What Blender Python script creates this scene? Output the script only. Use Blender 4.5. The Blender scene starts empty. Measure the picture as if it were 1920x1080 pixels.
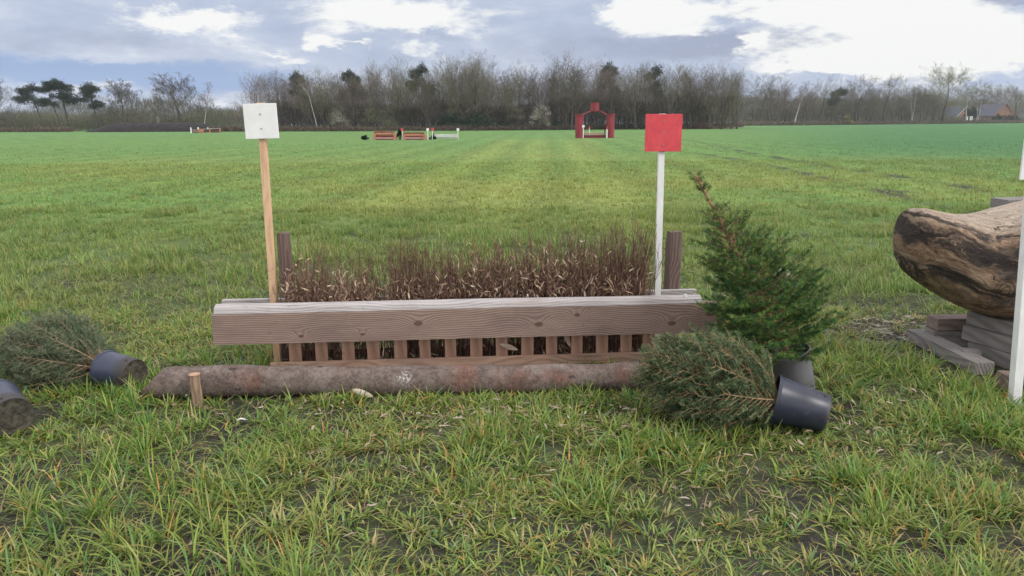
import bpy, bmesh, math, random
import numpy as np
from mathutils import Vector, Matrix

# ------------------------------------------------------------------ camera
F_PX, CAM_H, HOR_Y, ROLL = 1420.0, 1.6, 230.0, math.radians(-0.3)
PITCH = math.atan((540 - HOR_Y) / F_PX)
scene = bpy.context.scene
col = scene.collection
_F = Vector((0, math.cos(PITCH), -math.sin(PITCH)))
_R0 = Vector((1, 0, 0)); _U0 = Vector((0, math.sin(PITCH), math.cos(PITCH)))
_R = math.cos(ROLL) * _R0 + math.sin(ROLL) * _U0
_U = -math.sin(ROLL) * _R0 + math.cos(ROLL) * _U0
cd = bpy.data.cameras.new('camera'); cam = bpy.data.objects.new('camera', cd); col.objects.link(cam)
m = Matrix(((_R.x, _U.x, -_F.x, 0), (_R.y, _U.y, -_F.y, 0), (_R.z, _U.z, -_F.z, CAM_H), (0, 0, 0, 1)))
cam.matrix_world = m
cd.sensor_width = 36; cd.lens = 36 * F_PX / 1920; cd.clip_start = 0.05; cd.clip_end = 6000
scene.camera = cam

def ray(x, y): return _F + _R * ((x - 960) / F_PX) + _U * ((540 - y) / F_PX)
def gp(x, y, z=0.0):
    d = ray(x, y); t = (z - CAM_H) / d.z; return Vector((0, 0, CAM_H)) + d * t
def at(x, y, Y):
    d = ray(x, y); return Vector((0, 0, CAM_H)) + d * (Y / d.y)

# ------------------------------------------------------------------ view
scene.view_settings.view_transform = 'Standard'; scene.view_settings.look = 'None'
scene.view_settings.exposure = 0.0; scene.view_settings.gamma = 1.0

# ------------------------------------------------------------------ node helper
class NT:
    def __init__(s, nt): s.nt = nt; s.n = nt.nodes; s.l = nt.links
    def new(s, t, **k):
        nd = s.n.new(t)
        for a, v in k.items(): setattr(nd, a, v)
        return nd
    def _set(s, sock, v):
        if isinstance(v, bpy.types.NodeSocket): s.l.new(v, sock)
        elif isinstance(v, (tuple, list)) and len(v) == 3 and sock.type == 'RGBA': sock.default_value = (*v, 1)
        else: sock.default_value = v
    def math(s, op, a, b=None, c=None, clamp=False):
        nd = s.new('ShaderNodeMath', operation=op, use_clamp=clamp); s._set(nd.inputs[0], a)
        if b is not None: s._set(nd.inputs[1], b)
        if c is not None: s._set(nd.inputs[2], c)
        return nd.outputs[0]
    def mix(s, f, a, b, blend='MIX'):
        nd = s.new('ShaderNodeMix', data_type='RGBA', blend_type=blend); nd.clamp_factor = True
        s._set(nd.inputs[0], f); s._set(nd.inputs[6], a); s._set(nd.inputs[7], b); return nd.outputs[2]
    def ramp(s, f, stops, interp='LINEAR'):
        nd = s.new('ShaderNodeValToRGB'); cr = nd.color_ramp; cr.interpolation = interp
        while len(cr.elements) < len(stops): cr.elements.new(0.5)
        for e, (p, c) in zip(cr.elements, stops):
            e.position = p; e.color = (*c, 1) if isinstance(c, (tuple, list)) else (c, c, c, 1)
        s._set(nd.inputs[0], f); return nd.outputs[0]
    def mapping(s, vec, scale=(1, 1, 1), loc=(0, 0, 0), rot=(0, 0, 0)):
        nd = s.new('ShaderNodeMapping'); s.l.new(vec, nd.inputs[0])
        nd.inputs['Location'].default_value = loc; nd.inputs['Rotation'].default_value = rot; nd.inputs['Scale'].default_value = scale
        return nd.outputs[0]
    def noise(s, vec, scale=5, detail=4, rough=0.55, dist=0.0, out='Fac'):
        nd = s.new('ShaderNodeTexNoise'); s.l.new(vec, nd.inputs['Vector'])
        nd.inputs['Scale'].default_value = scale; nd.inputs['Detail'].default_value = detail
        nd.inputs['Roughness'].default_value = rough; nd.inputs['Distortion'].default_value = dist
        return nd.outputs[out]
    def smooth(s, v, a, b):
        nd = s.new('ShaderNodeMapRange', interpolation_type='SMOOTHSTEP'); s._set(nd.inputs[0], v)
        nd.inputs[1].default_value = a; nd.inputs[2].default_value = b; nd.inputs[3].default_value = 0; nd.inputs[4].default_value = 1
        return nd.outputs[0]
    def bump(s, h, strength=0.4, dist=0.01):
        nd = s.new('ShaderNodeBump'); s.l.new(h, nd.inputs['Height']); nd.inputs['Strength'].default_value = strength
        nd.inputs['Distance'].default_value = dist; return nd.outputs[0]

# ------------------------------------------------------------------ world (clouded spring sky) and sun
SUN_AZ, SUN_EL = math.radians(118), math.radians(38)      # azimuth clockwise from +Y (view direction)
world = bpy.data.worlds.new("World"); scene.world = world; world.use_nodes = True
w = NT(world.node_tree); w.n.clear()
sky = w.new('ShaderNodeTexSky', sky_type='NISHITA'); sky.sun_disc = False
sky.sun_elevation = SUN_EL; sky.sun_rotation = SUN_AZ; sky.air_density = 1.0; sky.dust_density = 1.0
tc = w.new('ShaderNodeTexCoord').outputs['Generated']
sx = w.new('ShaderNodeSeparateXYZ'); w.l.new(tc, sx.inputs[0])
az = w.math('ARCTAN2', sx.outputs[0], sx.outputs[1]); el = w.math('ARCSINE', sx.outputs[2])
# two warped noises over the dome
def comb(a, b, c=0.0):
    nd = w.new('ShaderNodeCombineXYZ'); w._set(nd.inputs[0], a); w._set(nd.inputs[1], b); w._set(nd.inputs[2], c); return nd.outputs[0]
ae = comb(az, w.math('MULTIPLY', el, 2.6))
nz1 = w.noise(ae, 7, 6, 0.62, 0.3); nz2 = w.noise(w.mapping(ae, loc=(3.1, 7.7, 1.3)), 16, 6, 0.6)
nzc = w.noise(w.mapping(ae, loc=(9, 2, 0)), 22, 5, 0.65, out='Color')
sepc = w.new('ShaderNodeSeparateColor'); w.l.new(nzc, sepc.inputs[0])
azw = w.math('ADD', az, w.math('MULTIPLY', w.math('SUBTRACT', sepc.outputs[0], 0.5), 0.10))
elw = w.math('ADD', el, w.math('MULTIPLY', w.math('SUBTRACT', sepc.outputs[1], 0.5), 0.045))
def blob(px, py, rx, ry, k=1.0):
    d = ray(px, py).normalized(); a = math.atan2(d.x, d.y); e = math.asin(d.z)
    q = w.math('ADD', w.math('POWER', w.math('MULTIPLY', w.math('SUBTRACT', azw, a), F_PX / rx), 2.0),
               w.math('POWER', w.math('MULTIPLY', w.math('SUBTRACT', elw, e), F_PX / ry), 2.0))
    return w.math('MULTIPLY', w.math('EXPONENT', w.math('MULTIPLY', q, -1.0)), k)
def total(bl):
    t = blob(*bl[0])
    for b in bl[1:]: t = w.math('ADD', t, blob(*b))
    return t
WHITE = [(340, 38, 105, 20, 1.0), (600, 76, 26, 14, .8), (670, 84, 45, 8, .8), (740, 30, 200, 30, 1.05), (790, 98, 60, 16, .7), (1190, 20, 60, 45, 1.1),
         (1500, 8, 260, 24, 1.0), (1410, 80, 22, 16, .9), (1640, 30, 110, 55, 1.0), (1800, 75, 190, 42, 1.1), (1560, 122, 150, 16, 1.0), (1760, 112, 120, 28, .9), (1290, 60, 50, 18, .6), (230, 165, 190, 10, .42), (440, 195, 70, 10, .3), (545, 112, 30, 8, .5)]
DARK = [(1490, 78, 120, 26, 1.1), (1300, 90, 130, 26, .9), (1050, 90, 160, 40, .7), (1790, 8, 120, 14, 1.2), (380, 90, 320, 18, .4), (150, 70, 200, 30, .4), (440, 12, 160, 10, .4), (820, 68, 90, 10, .6), (1100, 20, 60, 30, .3)]
BLUE = [(100, 130, 420, 24, .95), (330, 160, 260, 24, .8), (1900, 150, 160, 16, .6), (1240, 40, 50, 10, .4)]
wh = w.math('ADD', total(WHITE), w.math('MULTIPLY', w.math('SUBTRACT', nz1, 0.47), 2.3))
dk = w.math('ADD', total(DARK), w.math('MULTIPLY', w.math('SUBTRACT', nz2, 0.5), 0.9))
bl = w.math('ADD', total(BLUE), w.math('MULTIPLY', w.math('SUBTRACT', nz2, 0.5), 0.7))
cloud = w.ramp(nz1, [(0.30, (.40, .48, .66)), (0.5, (.53, .60, .76)), (0.68, (.72, .77, .88))])
cloud = w.mix(w.smooth(dk, 0.25, 1.1), cloud, (.37, .42, .57))
cloud = w.mix(w.smooth(bl, 0.3, 1.0), cloud, (.31, .44, .71))
cloud = w.mix(w.smooth(wh, 0.32, 0.85), cloud, (1.0, 1.0, .98))
# out-of-frame cloud overhead, beside and behind the camera, brightened to light the scene
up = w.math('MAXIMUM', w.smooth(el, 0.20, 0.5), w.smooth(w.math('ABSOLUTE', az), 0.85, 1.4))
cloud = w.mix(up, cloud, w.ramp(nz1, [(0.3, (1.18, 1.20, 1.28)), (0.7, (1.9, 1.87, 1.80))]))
bg_s = w.new('ShaderNodeBackground'); w.l.new(sky.outputs[0], bg_s.inputs[0]); bg_s.inputs[1].default_value = 0.08
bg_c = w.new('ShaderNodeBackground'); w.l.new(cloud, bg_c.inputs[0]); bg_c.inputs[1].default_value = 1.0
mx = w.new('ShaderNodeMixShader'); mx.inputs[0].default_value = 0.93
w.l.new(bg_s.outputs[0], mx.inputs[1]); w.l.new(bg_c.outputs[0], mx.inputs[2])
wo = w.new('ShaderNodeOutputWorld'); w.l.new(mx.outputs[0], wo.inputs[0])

sl = bpy.data.lights.new('sun', 'SUN'); sl.energy = 2.0; sl.angle = math.radians(14); sl.color = (1, .94, .86)
so = bpy.data.objects.new('sun', sl); col.objects.link(so)
sd = Vector((math.sin(SUN_AZ) * math.cos(SUN_EL), math.cos(SUN_AZ) * math.cos(SUN_EL), math.sin(SUN_EL)))
so.rotation_euler = sd.to_track_quat('Z', 'Y').to_euler(); so.location = (20, -20, 40)

# ------------------------------------------------------------------ object helpers
def tag(o, label=None, cat=None, group=None, kind=None):
    if label: o['label'] = label
    if cat: o['category'] = cat
    if group: o['group'] = group
    if kind: o['kind'] = kind
    return o
def empty(name, loc=(0, 0, 0), rot=(0, 0, 0)):
    o = bpy.data.objects.new(name, None); col.objects.link(o); o.location = loc; o.rotation_euler = rot
    o.empty_display_size = 0.1; return o
def link(name, me, mats, parent=None, smooth=False):
    for mt in (mats if isinstance(mats, (list, tuple)) else [mats]): me.materials.append(mt)
    o = bpy.data.objects.new(name, me); col.objects.link(o)
    if parent: o.parent = parent
    if smooth: me.polygons.foreach_set('use_smooth', [True] * len(me.polygons))
    return o
def mesh_np(name, V, Q, cols=None, vec=None):
    """V (n,3); Q (m,4) quads; cols (n,3) vertex colour attribute 'Col'."""
    me = bpy.data.meshes.new(name); V = np.asarray(V, np.float32); Q = np.asarray(Q, np.int32)
    k = Q.shape[1]
    me.vertices.add(len(V)); me.vertices.foreach_set('co', V.ravel())
    me.loops.add(Q.size); me.loops.foreach_set('vertex_index', Q.ravel())
    me.polygons.add(len(Q)); me.polygons.foreach_set('loop_start', np.arange(0, Q.size, k, dtype=np.int32))
    me.polygons.foreach_set('loop_total', np.full(len(Q), k, np.int32))
    if cols is not None:
        a = me.attributes.new('Col', 'FLOAT_COLOR', 'POINT'); c = np.ones((len(V), 4), np.float32); c[:, :3] = cols
        a.data.foreach_set('color', c.ravel())
    if vec is not None:
        a = me.attributes.new('gr', 'FLOAT_VECTOR', 'POINT'); a.data.foreach_set('vector', np.asarray(vec, np.float32).ravel())
    me.update(); me.validate(); return me
class MB:
    """small mesh collector"""
    def __init__(s): s.v = []; s.f = []
    def add(s, vs, fs):
        b = len(s.v); s.v += [tuple(v) for v in vs]; s.f += [tuple(i + b for i in f) for f in fs]; return s
    def box(s, c, size, rot=None, bev=0.0):
        bm = bmesh.new(); bmesh.ops.create_cube(bm, size=1)
        for v in bm.verts: v.co = Vector((v.co.x * size[0], v.co.y * size[1], v.co.z * size[2]))
        if bev: bmesh.ops.bevel(bm, geom=bm.edges[:], offset=bev, segments=2, affect='EDGES', profile=0.6)
        M = Matrix.Translation(Vector(c)) @ (rot.to_4x4() if rot is not None else Matrix.Identity(4))
        bm.verts.ensure_lookup_table()
        s.add([M @ v.co for v in bm.verts], [[v.index for v in f.verts] for f in bm.faces]); bm.free(); return s
    def tube(s, pts, rad, n=8, cap=True):
        pts = [Vector(p) for p in pts]
        if not isinstance(rad, (list, tuple)): rad = [rad] * len(pts)
        vs = []; fs = []
        ref = Vector((0.3, 0.9, 0.1))
        for i, p in enumerate(pts):
            t = (pts[min(i + 1, len(pts) - 1)] - pts[max(i - 1, 0)]).normalized()
            a = t.cross(ref)
            if a.length < 1e-3: a = t.cross(Vector((1, 0, 0)))
            a.normalize(); b = t.cross(a)
            for k in range(n):
                an = 2 * math.pi * k / n; vs.append(p + (a * math.cos(an) + b * math.sin(an)) * rad[i])
        for i in range(len(pts) - 1):
            for k in range(n):
                fs.append((i * n + k, i * n + (k + 1) % n, (i + 1) * n + (k + 1) % n, (i + 1) * n + k))
        if cap: fs.append(tuple(range(n - 1, -1, -1))); fs.append(tuple((len(pts) - 1) * n + k for k in range(n)))
        return s.add(vs, fs)
    def lathe(s, prof, n=32):
        vs = []; fs = []
        for r, z in prof:
            for k in range(n): an = 2 * math.pi * k / n; vs.append((r * math.cos(an), r * math.sin(an), z))
        for i in range(len(prof) - 1):
            for k in range(n): fs.append((i * n + k, i * n + (k + 1) % n, (i + 1) * n + (k + 1) % n, (i + 1) * n + k))
        return s.add(vs, fs)
    def prism(s, poly, y0, y1):
        """poly in xz, extruded along y"""
        n = len(poly); vs = [(p[0], y0, p[1]) for p in poly] + [(p[0], y1, p[1]) for p in poly]
        fs = [tuple(range(n)), tuple(range(2 * n - 1, n - 1, -1))] + [((i + 1) % n, i, i + n, (i + 1) % n + n) for i in range(n)]
        return s.add(vs, fs)
    def build(s, name, mat, parent=None, smooth=False, loc=None, rot=None):
        me = bpy.data.meshes.new(name); me.from_pydata(s.v, [], s.f); me.update()
        o = link(name, me, mat, parent, smooth)
        if smooth:
            try: me.set_sharp_from_angle(angle=math.radians(40))
            except Exception: pass
        if loc is not None: o.location = loc
        if rot is not None: o.rotation_euler = rot
        return o
def copy_tree(o, parent=None):
    c = o.copy(); col.objects.link(c)
    if parent: c.parent = parent
    for ch in list(o.children): copy_tree(ch, c)
    return c

# numpy value noise ------------------------------------------------
def vn(x, y, scale, seed=0):
    x = np.asarray(x, float) * scale; y = np.asarray(y, float) * scale
    xi = np.floor(x).astype(np.int64); yi = np.floor(y).astype(np.int64); fx = x - xi; fy = y - yi
    fx = fx * fx * (3 - 2 * fx); fy = fy * fy * (3 - 2 * fy)
    def h(a, b):
        n = (a * 374761393 + b * 668265263 + seed * 1442695041) & 0xffffffff
        n = ((n ^ (n >> 13)) * 1274126177) & 0xffffffff
        return ((n ^ (n >> 16)) & 0xffff) / 65535.0
    return (h(xi, yi) * (1 - fx) + h(xi + 1, yi) * fx) * (1 - fy) + (h(xi, yi + 1) * (1 - fx) + h(xi + 1, yi + 1) * fx) * fy
def fbm(x, y, scale, seed=0, o=4):
    t = 0; a = 1; s = 0
    for i in range(o): t = t + a * vn(x, y, scale * 2 ** i, seed + i * 17); s += a; a *= 0.55
    return t / s
def sstep(v, a, b):
    t = np.clip((v - a) / (b - a), 0, 1); return t * t * (3 - 2 * t)

# ------------------------------------------------------------------ materials
def new_mat(name, rough=0.8, spec=0.3):
    mt = bpy.data.materials.new(name); mt.use_nodes = True; t = NT(mt.node_tree)
    b = t.n['Principled BSDF']; b.inputs['Roughness'].default_value = rough
    b.inputs['Specular IOR Level'].default_value = spec
    return mt, t, b
def simple(name, c, rough=0.8, var=0.25, scale=8, spec=0.3, c2=None, bump=0.0, stretch=(1, 1, 1)):
    mt, t, b = new_mat(name, rough, spec)
    v = t.mapping(t.new('ShaderNodeTexCoord').outputs['Object'], scale=stretch)
    n = t.noise(v, scale, 5, 0.6)
    a = tuple(x * (1 - var) for x in c); d = c2 if c2 else tuple(min(1, x * (1 + var)) for x in c)
    t.l.new(t.ramp(n, [(0.3, a), (0.7, d)]), b.inputs['Base Color'])
    if bump: t.l.new(t.bump(n, bump, 0.01), b.inputs['Normal'])
    return mt
def attr_mat(name, rough=0.6, trans=0.3, spec=0.25):
    mt, t, b = new_mat(name, rough, spec)
    at_ = t.new('ShaderNodeAttribute', attribute_name='Col').outputs['Color']
    t.l.new(at_, b.inputs['Base Color'])
    if trans:
        tr = t.new('ShaderNodeBsdfTranslucent'); t.l.new(at_, tr.inputs[0])
        mxx = t.new('ShaderNodeMixShader'); mxx.inputs[0].default_value = trans
        t.l.new(b.outputs[0], mxx.inputs[1]); t.l.new(tr.outputs[0], mxx.inputs[2])
        t.l.new(mxx.outputs[0], t.n['Material Output'].inputs[0])
    return mt
def wood(name, light, dark, ring=70.0, off=(0, .35, .12), knots=(), grime=(0.1, 0.09, 0.09), gr_amt=0.35, axis='X', bump=0.35, contrast=1.0, white=0.0):
    """long grain boards; the ring pattern is a slice through a log, so cathedral figures appear"""
    mt, t, b = new_mat(name, 0.85, 0.2)
    oc = t.new('ShaderNodeTexCoord').outputs['Object']
    if axis == 'Z': oc = t.mapping(oc, rot=(0, math.radians(90), 0))
    sp = t.new('ShaderNodeSeparateXYZ'); t.l.new(oc, sp.inputs[0])
    slow = t.noise(t.mapping(oc, scale=(1.1, 1.5, 1.5)), 1.0, 2, 0.5, out='Color')
    ss = t.new('ShaderNodeSeparateColor'); t.l.new(slow, ss.inputs[0])
    fine = t.noise(t.mapping(oc, scale=(4, 30, 30)), 1.0, 3, 0.6)
    y = t.math('ADD', t.math('ADD', sp.outputs[1], off[1]), t.math('MULTIPLY', ss.outputs[0], 0.22))
    z = t.math('ADD', t.math('ADD', sp.outputs[2], off[2]), t.math('MULTIPLY', ss.outputs[1], 0.16))
    knotmask = None
    for (kx, kz, kr) in knots:
        dx = t.math('MULTIPLY', t.math('SUBTRACT', sp.outputs[0], kx), 0.6); dz = t.math('SUBTRACT', sp.outputs[2], kz)
        d = t.math('SQRT', t.math('ADD', t.math('MULTIPLY', dx, dx), t.math('MULTIPLY', dz, dz)))
        g = t.math('EXPONENT', t.math('MULTIPLY', t.math('MULTIPLY', d, d), -1.0 / (kr * kr * 6)))
        z = t.math('ADD', z, t.math('MULTIPLY', g, 0.05))
        km = t.math('SUBTRACT', 1.0, t.smooth(d, kr * 0.5, kr * 1.0)); knotmask = km if knotmask is None else t.math('MAXIMUM', knotmask, km)
    r = t.math('SQRT', t.math('ADD', t.math('MULTIPLY', y, y), t.math('MULTIPLY', z, z)))
    ph = t.math('ADD', t.math('MULTIPLY', r, ring * 6.28), t.math('MULTIPLY', fine, 3.2))
    s_ = t.math('POWER', t.math('ADD', t.math('MULTIPLY', t.math('SINE', ph), 0.5), 0.5), 1.6)
    s2 = t.math('ADD', t.math('MULTIPLY', s_, 0.55 * contrast), t.math('MULTIPLY', fine, 0.5))
    c = t.ramp(s2, [(0.15, light), (0.9, dark)])
    big = t.noise(t.mapping(oc, scale=(2.0, 5, 5), loc=(5, 1, 2)), 1.0, 5, 0.6)
    c = t.mix(t.math('MULTIPLY', t.smooth(big, 0.45, 0.75), gr_amt), c, grime)
    streak = t.noise(t.mapping(oc, scale=(3, 60, 60), loc=(1, 4, 2)), 1.0, 3, 0.7)
    c = t.mix(t.math('MULTIPLY', t.smooth(streak, 0.62, 0.72), 0.55), c, tuple(x * 0.35 for x in dark))
    if knotmask is not None: c = t.mix(t.math('MULTIPLY', knotmask, 0.75), c, (.07, .035, .025))
    if white: c = t.mix(t.math('MULTIPLY', t.smooth(t.noise(t.mapping(oc, scale=(3, 12, 12)), 1, 4, .7), 0.35, 0.6), white), c, (.62, .6, .6))
    t.l.new(c, b.inputs['Base Color'])
    sp2 = t.noise(t.mapping(oc, scale=(9, 9, 9), loc=(7, 3, 1)), 3, 5, .75); c = t.mix(t.math('MULTIPLY', t.smooth(sp2, .58, .72), .5), c, tuple(x * .5 for x in dark))
    t.l.new(c, b.inputs['Base Color'])
    t.l.new(t.bump(t.math('ADD', s_, streak), bump, 0.004), b.inputs['Normal'])
    return mt

M = {}
M['board'] = wood('weathered_board', (.30, .215, .185), (.155, .105, .088), 75, (0, .36, .10), contrast=.8,
                  knots=((.95, .36, .022), (1.72, .33, .022), (1.97, .385, .015), (2.60, .31, .022), (2.86, .37, .028), (.22, .30, .014), (.60, .30, .012)), gr_amt=.45, grime=(.12, .085, .08))
M['edge'] = wood('bleached_edge', (.40, .375, .38), (.26, .235, .235), 60, grime=(.27, .2, .18), gr_amt=.5, white=.15)
M['slat'] = wood('slat_wood', (.52, .32, .235), (.35, .20, .145), 62, axis='Z', grime=(.13, .09, .075), gr_amt=.4)
M['rail'] = wood('rail_wood', (.46, .30, .225), (.30, .185, .14), 62, grime=(.15, .1, .09), gr_amt=.5)
M['post'] = wood('post_wood', (.19, .135, .12), (.10, .070, .063), 90, axis='Z', grime=(.10, .085, .08), gr_amt=.7, bump=.6)
M['rawpole'] = wood('raw_pine', (.68, .46, .30), (.57, .36, .23), 50, axis='Z', grime=(.40, .25, .18), gr_amt=.4, bump=.1)
M['greybeam'] = wood('grey_beam', (.26, .24, .235), (.15, .135, .13), 55, axis='X', grime=(.09, .085, .085), gr_amt=.6)
M['brownbeam'] = wood('brown_beam', (.27, .20, .18), (.14, .10, .09), 55, axis='X', grime=(.09, .075, .07), gr_amt=.6)
M['peg'] = wood('peg_wood', (.38, .27, .19), (.18, .12, .085), 60, axis='Z', grime=(.1, .07, .05), gr_amt=.8, bump=.6)
M['white'] = simple('white_board', (.74, .74, .76), .55, .05, 9, c2=(.80, .80, .82))
M['whitepole'] = simple('white_paint_pole', (.74, .74, .76), .6, .12, 25, c2=(.82, .82, .83), stretch=(1, 1, .3))
M['red'] = simple('red_board', (.58, .062, .080), .6, .08, 14, c2=(.66, .085, .105))
M['screw'] = simple('screw', (.25, .23, .22), .4, .2)
M['twig'] = simple('brush_twig', (.115, .062, .050), .8, .35, 14, c2=(.25, .145, .105))
M['cut'] = simple('cut_wood', (.40, .24, .17), .85, .3, 20)
M['needle'] = attr_mat('spruce_needles', .55, .12)
M['sprucebark'] = simple('spruce_bark', (.28, .16, .10), .85, .35, 30)
M['leaf'] = attr_mat('dry_leaves', .7, .2)
M['grass'] = attr_mat('grass_blades', .45, .32, .35)

# ------------------------------------------------------------------ ground
FU = Vector((math.cos(math.radians(5.5)), math.sin(math.radians(5.5)), 0)); FO = Vector((-1.57, 4.85, 0)); FV = Vector((-FU.y, FU.x, 0))
def seg_dist(x, y, a, b):
    ax, ay = a; bx, by = b; dx, dy = bx - ax, by - ay; t = np.clip(((x - ax) * dx + (y - ay) * dy) / (dx * dx + dy * dy), 0, 1)
    return np.hypot(x - ax - t * dx, y - ay - t * dy)
TRACKS = [[(1250, 252), (1330, 271), (1420, 289), (1560, 312), (1780, 345), (1919, 372)], [(1300, 285), (1420, 305), (1600, 345), (1900, 420)]]
TR = [[tuple(gp(*p).xy) for p in tr] for tr in TRACKS]
STRIPES = [[(1010, 262), (985, 330), (930, 420)], [(1085, 262), (1110, 330), (1140, 420)], [(960, 262), (850, 330), (740, 400)]]
ST = [[tuple(gp(*p).xy) for p in tr] for tr in STRIPES]
def line_d(x, y, lines):
    d = np.full(np.shape(x), 1e9)
    for ln in lines:
        for a, b in zip(ln[:-1], ln[1:]): d = np.minimum(d, seg_dist(x, y, a, b))
    return d
def bare(x, y):
    """0 grassed .. 1 bare soil"""
    d = np.hypot(x, y)
    n = fbm(x, y, 2.6, 3, 5) * .75 + fbm(x, y, 9, 6, 3) * .25
    k = 0.575 - 0.02 * sstep(y, 3.8, 2.5) + 0.10 * sstep(y, 4.2, 5.5)
    b = .85 * sstep(n, k - .05, k + .09) * (1 - sstep(d, 10, 22) * .7)
    for (cx, cy, rx, ry, s) in ((3.15, 5.75, .75, .38, 1.15), (8.8, 17.6, .6, .9, .9), (-1.95, 4.98, .28, .16, 1), (-1.45, 4.7, .2, .2, .7), (-.25, 2.7, .9, .22, .6), (-.6, 3.4, .7, .3, .5), (.9, 3.1, .5, .25, .5),
                            (-1.7, 4.1, .35, .14, .7), (0, 4.02, 1.2, .13, .4), (3.2, 4.3, .5, .5, .5), (2.1, 3.4, .5, .3, .5), (2.3, 2.8, .3, .15, .6), (6.6, 12, .8, .5, .6), (3.2, 6.7, .8, .3, .5), (2.3, 5.2, .4, .25, .3), (-.25, 4.15, .5, .1, .4)):
        q = np.exp(-((x - cx) / rx) ** 2 - ((y - cy) / ry) ** 2); b = np.maximum(b, min(s, 1.0) * sstep(q + (fbm(x, y, 7, 9, 4) - .5) * (1.5 if s <= 1.1 else .9), .25, .85 if s <= 1.1 else .6))
    t = line_d(x, y, TR); b = np.maximum(b, (1 - sstep(t, .12, .38)) * (0.9 * sstep(fbm(x, y, .8, 23, 3), .35, .6)))
    return np.clip(b, 0, 1)
def field_col(x, y):
    d = np.hypot(x, y); a = np.arctan2(x, y)
    n = fbm(x, y, .12, 31, 4); n2 = fbm(x, y, .9, 77, 3); nn = fbm(x * .5, y, .35, 55, 4)
    yel = np.array([.222, .250, .066]); grn = np.array([.130, .225, .058]); far = np.array([.125, .235, .070]); teal = np.array([.065, .160, .062])
    f = np.clip(sstep(n * .6 + n2 * .2 + nn * .3, .40, .72) * .75, 0, 1)[..., None]
    c = grn * (1 - f) + yel * f
    fd = sstep(d, 14, 62)[..., None]; c = c * (1 - fd * .85) + far * fd * .85
    st = (1 - sstep(line_d(x, y, ST), .3, 1.3 + .02 * d))[..., None] * .38; c = c * (1 - st) + yel * 1.15 * st
    rw = np.sin((x - .045 * y) * 2.6 + 1.2 * vn(x, y, .15, 8)) * .5 + .5; c = c * (1 - .16 * (rw * (1 - sstep(d, 110, 170)))[..., None])
    tl = (sstep(a, .22, .50) * sstep(d, 16, 60))[..., None]; c = c * (1 - tl) + teal * tl
    fr = sstep(d, 70, 200)[..., None]; c = c * (1 - fr * .35) + teal * 1.15 * fr * .35
    return c * (0.82 + .36 * fbm(x, y, 2.1, 99, 3))[..., None]
def gz(x, y):
    d = np.hypot(x, y); return (fbm(x, y, 1.3, 5, 4) - .5) * .05 * (1 - sstep(d, 12, 30)) - 0.008
naz = 900; rr = np.concatenate([[0.0], np.geomspace(.6, 30, 190), np.geomspace(31, 820, 90)])
A, Rr = np.meshgrid(np.linspace(0, 2 * math.pi, naz, endpoint=False), rr); X = Rr * np.sin(A); Y = Rr * np.cos(A)
V = np.stack([X, Y, gz(X, Y)], -1).reshape(-1, 3)
i, j = np.meshgrid(np.arange(len(rr) - 1), np.arange(naz), indexing='ij'); j2 = (j + 1) % naz
Q = np.stack([i * naz + j, (i + 1) * naz + j, (i + 1) * naz + j2, i * naz + j2], -1).reshape(-1, 4)[:, ::-1]
me = mesh_np('ground', V, Q, field_col(V[:, 0], V[:, 1]))
a_ = me.attributes.new('soil', 'FLOAT', 'POINT'); a_.data.foreach_set('value', bare(V[:, 0], V[:, 1]).astype(np.float32))
mt, t, b = new_mat('field_ground', .9, .15)
P = t.new('ShaderNodeNewGeometry').outputs['Position']
fc = t.new('ShaderNodeAttribute', attribute_name='Col').outputs['Color']; sa = t.new('ShaderNodeAttribute', attribute_name='soil').outputs['Fac']
ln = t.new('ShaderNodeVectorMath', operation='LENGTH'); t.l.new(P, ln.inputs[0]); dist = ln.outputs['Value']
nf = t.noise(P, 14, 6, .7); ng = t.noise(P, 60, 4, .7)
soil = t.ramp(nf, [(0.3, (.022, .020, .023)), (0.55, (.045, .040, .041)), (0.75, (.085, .076, .072))])
soil = t.mix(t.smooth(ng, .62, .74), soil, (.20, .15, .095))
ash = t.mix(t.smooth(t.noise(P, 5, 4, .7), .5, .62), soil, (.42, .39, .35))
px_ = t.new('ShaderNodeVectorMath', operation='DISTANCE'); t.l.new(P, px_.inputs[0]); px_.inputs[1].default_value = (3.15, 5.75, 0)
soil = t.mix(t.math('SUBTRACT', 1.0, t.smooth(px_.outputs['Value'], .4, 1.1)), soil, ash)
lush = t.mix(t.smooth(ng, .35, .65), t.mix(0.5, fc, (.02, .03, .012)), fc)
fg = t.noise(t.mapping(P, scale=(1, .35, 1)), 3.0, 6, .75)
lush2 = t.mix(1.0, fc, t.ramp(fg, [(.3, .68), (.7, 1.25)]), 'MULTIPLY')
lushn = t.mix(.66, lush, soil)
near = t.mix(t.smooth(dist, 5, 18), lushn, lush2)
cc = t.mix(t.math('MULTIPLY', sa, t.math('SUBTRACT', 1.0, t.math('MULTIPLY', t.smooth(dist, 30, 90), .6))), near, soil)
t.l.new(cc, b.inputs['Base Color']); t.l.new(t.bump(t.math('ADD', nf, t.math('MULTIPLY', ng, .5)), .8, .03), b.inputs['Normal'])
ground = link('ground', me, mt, smooth=True); tag(ground, kind='structure')

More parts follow.
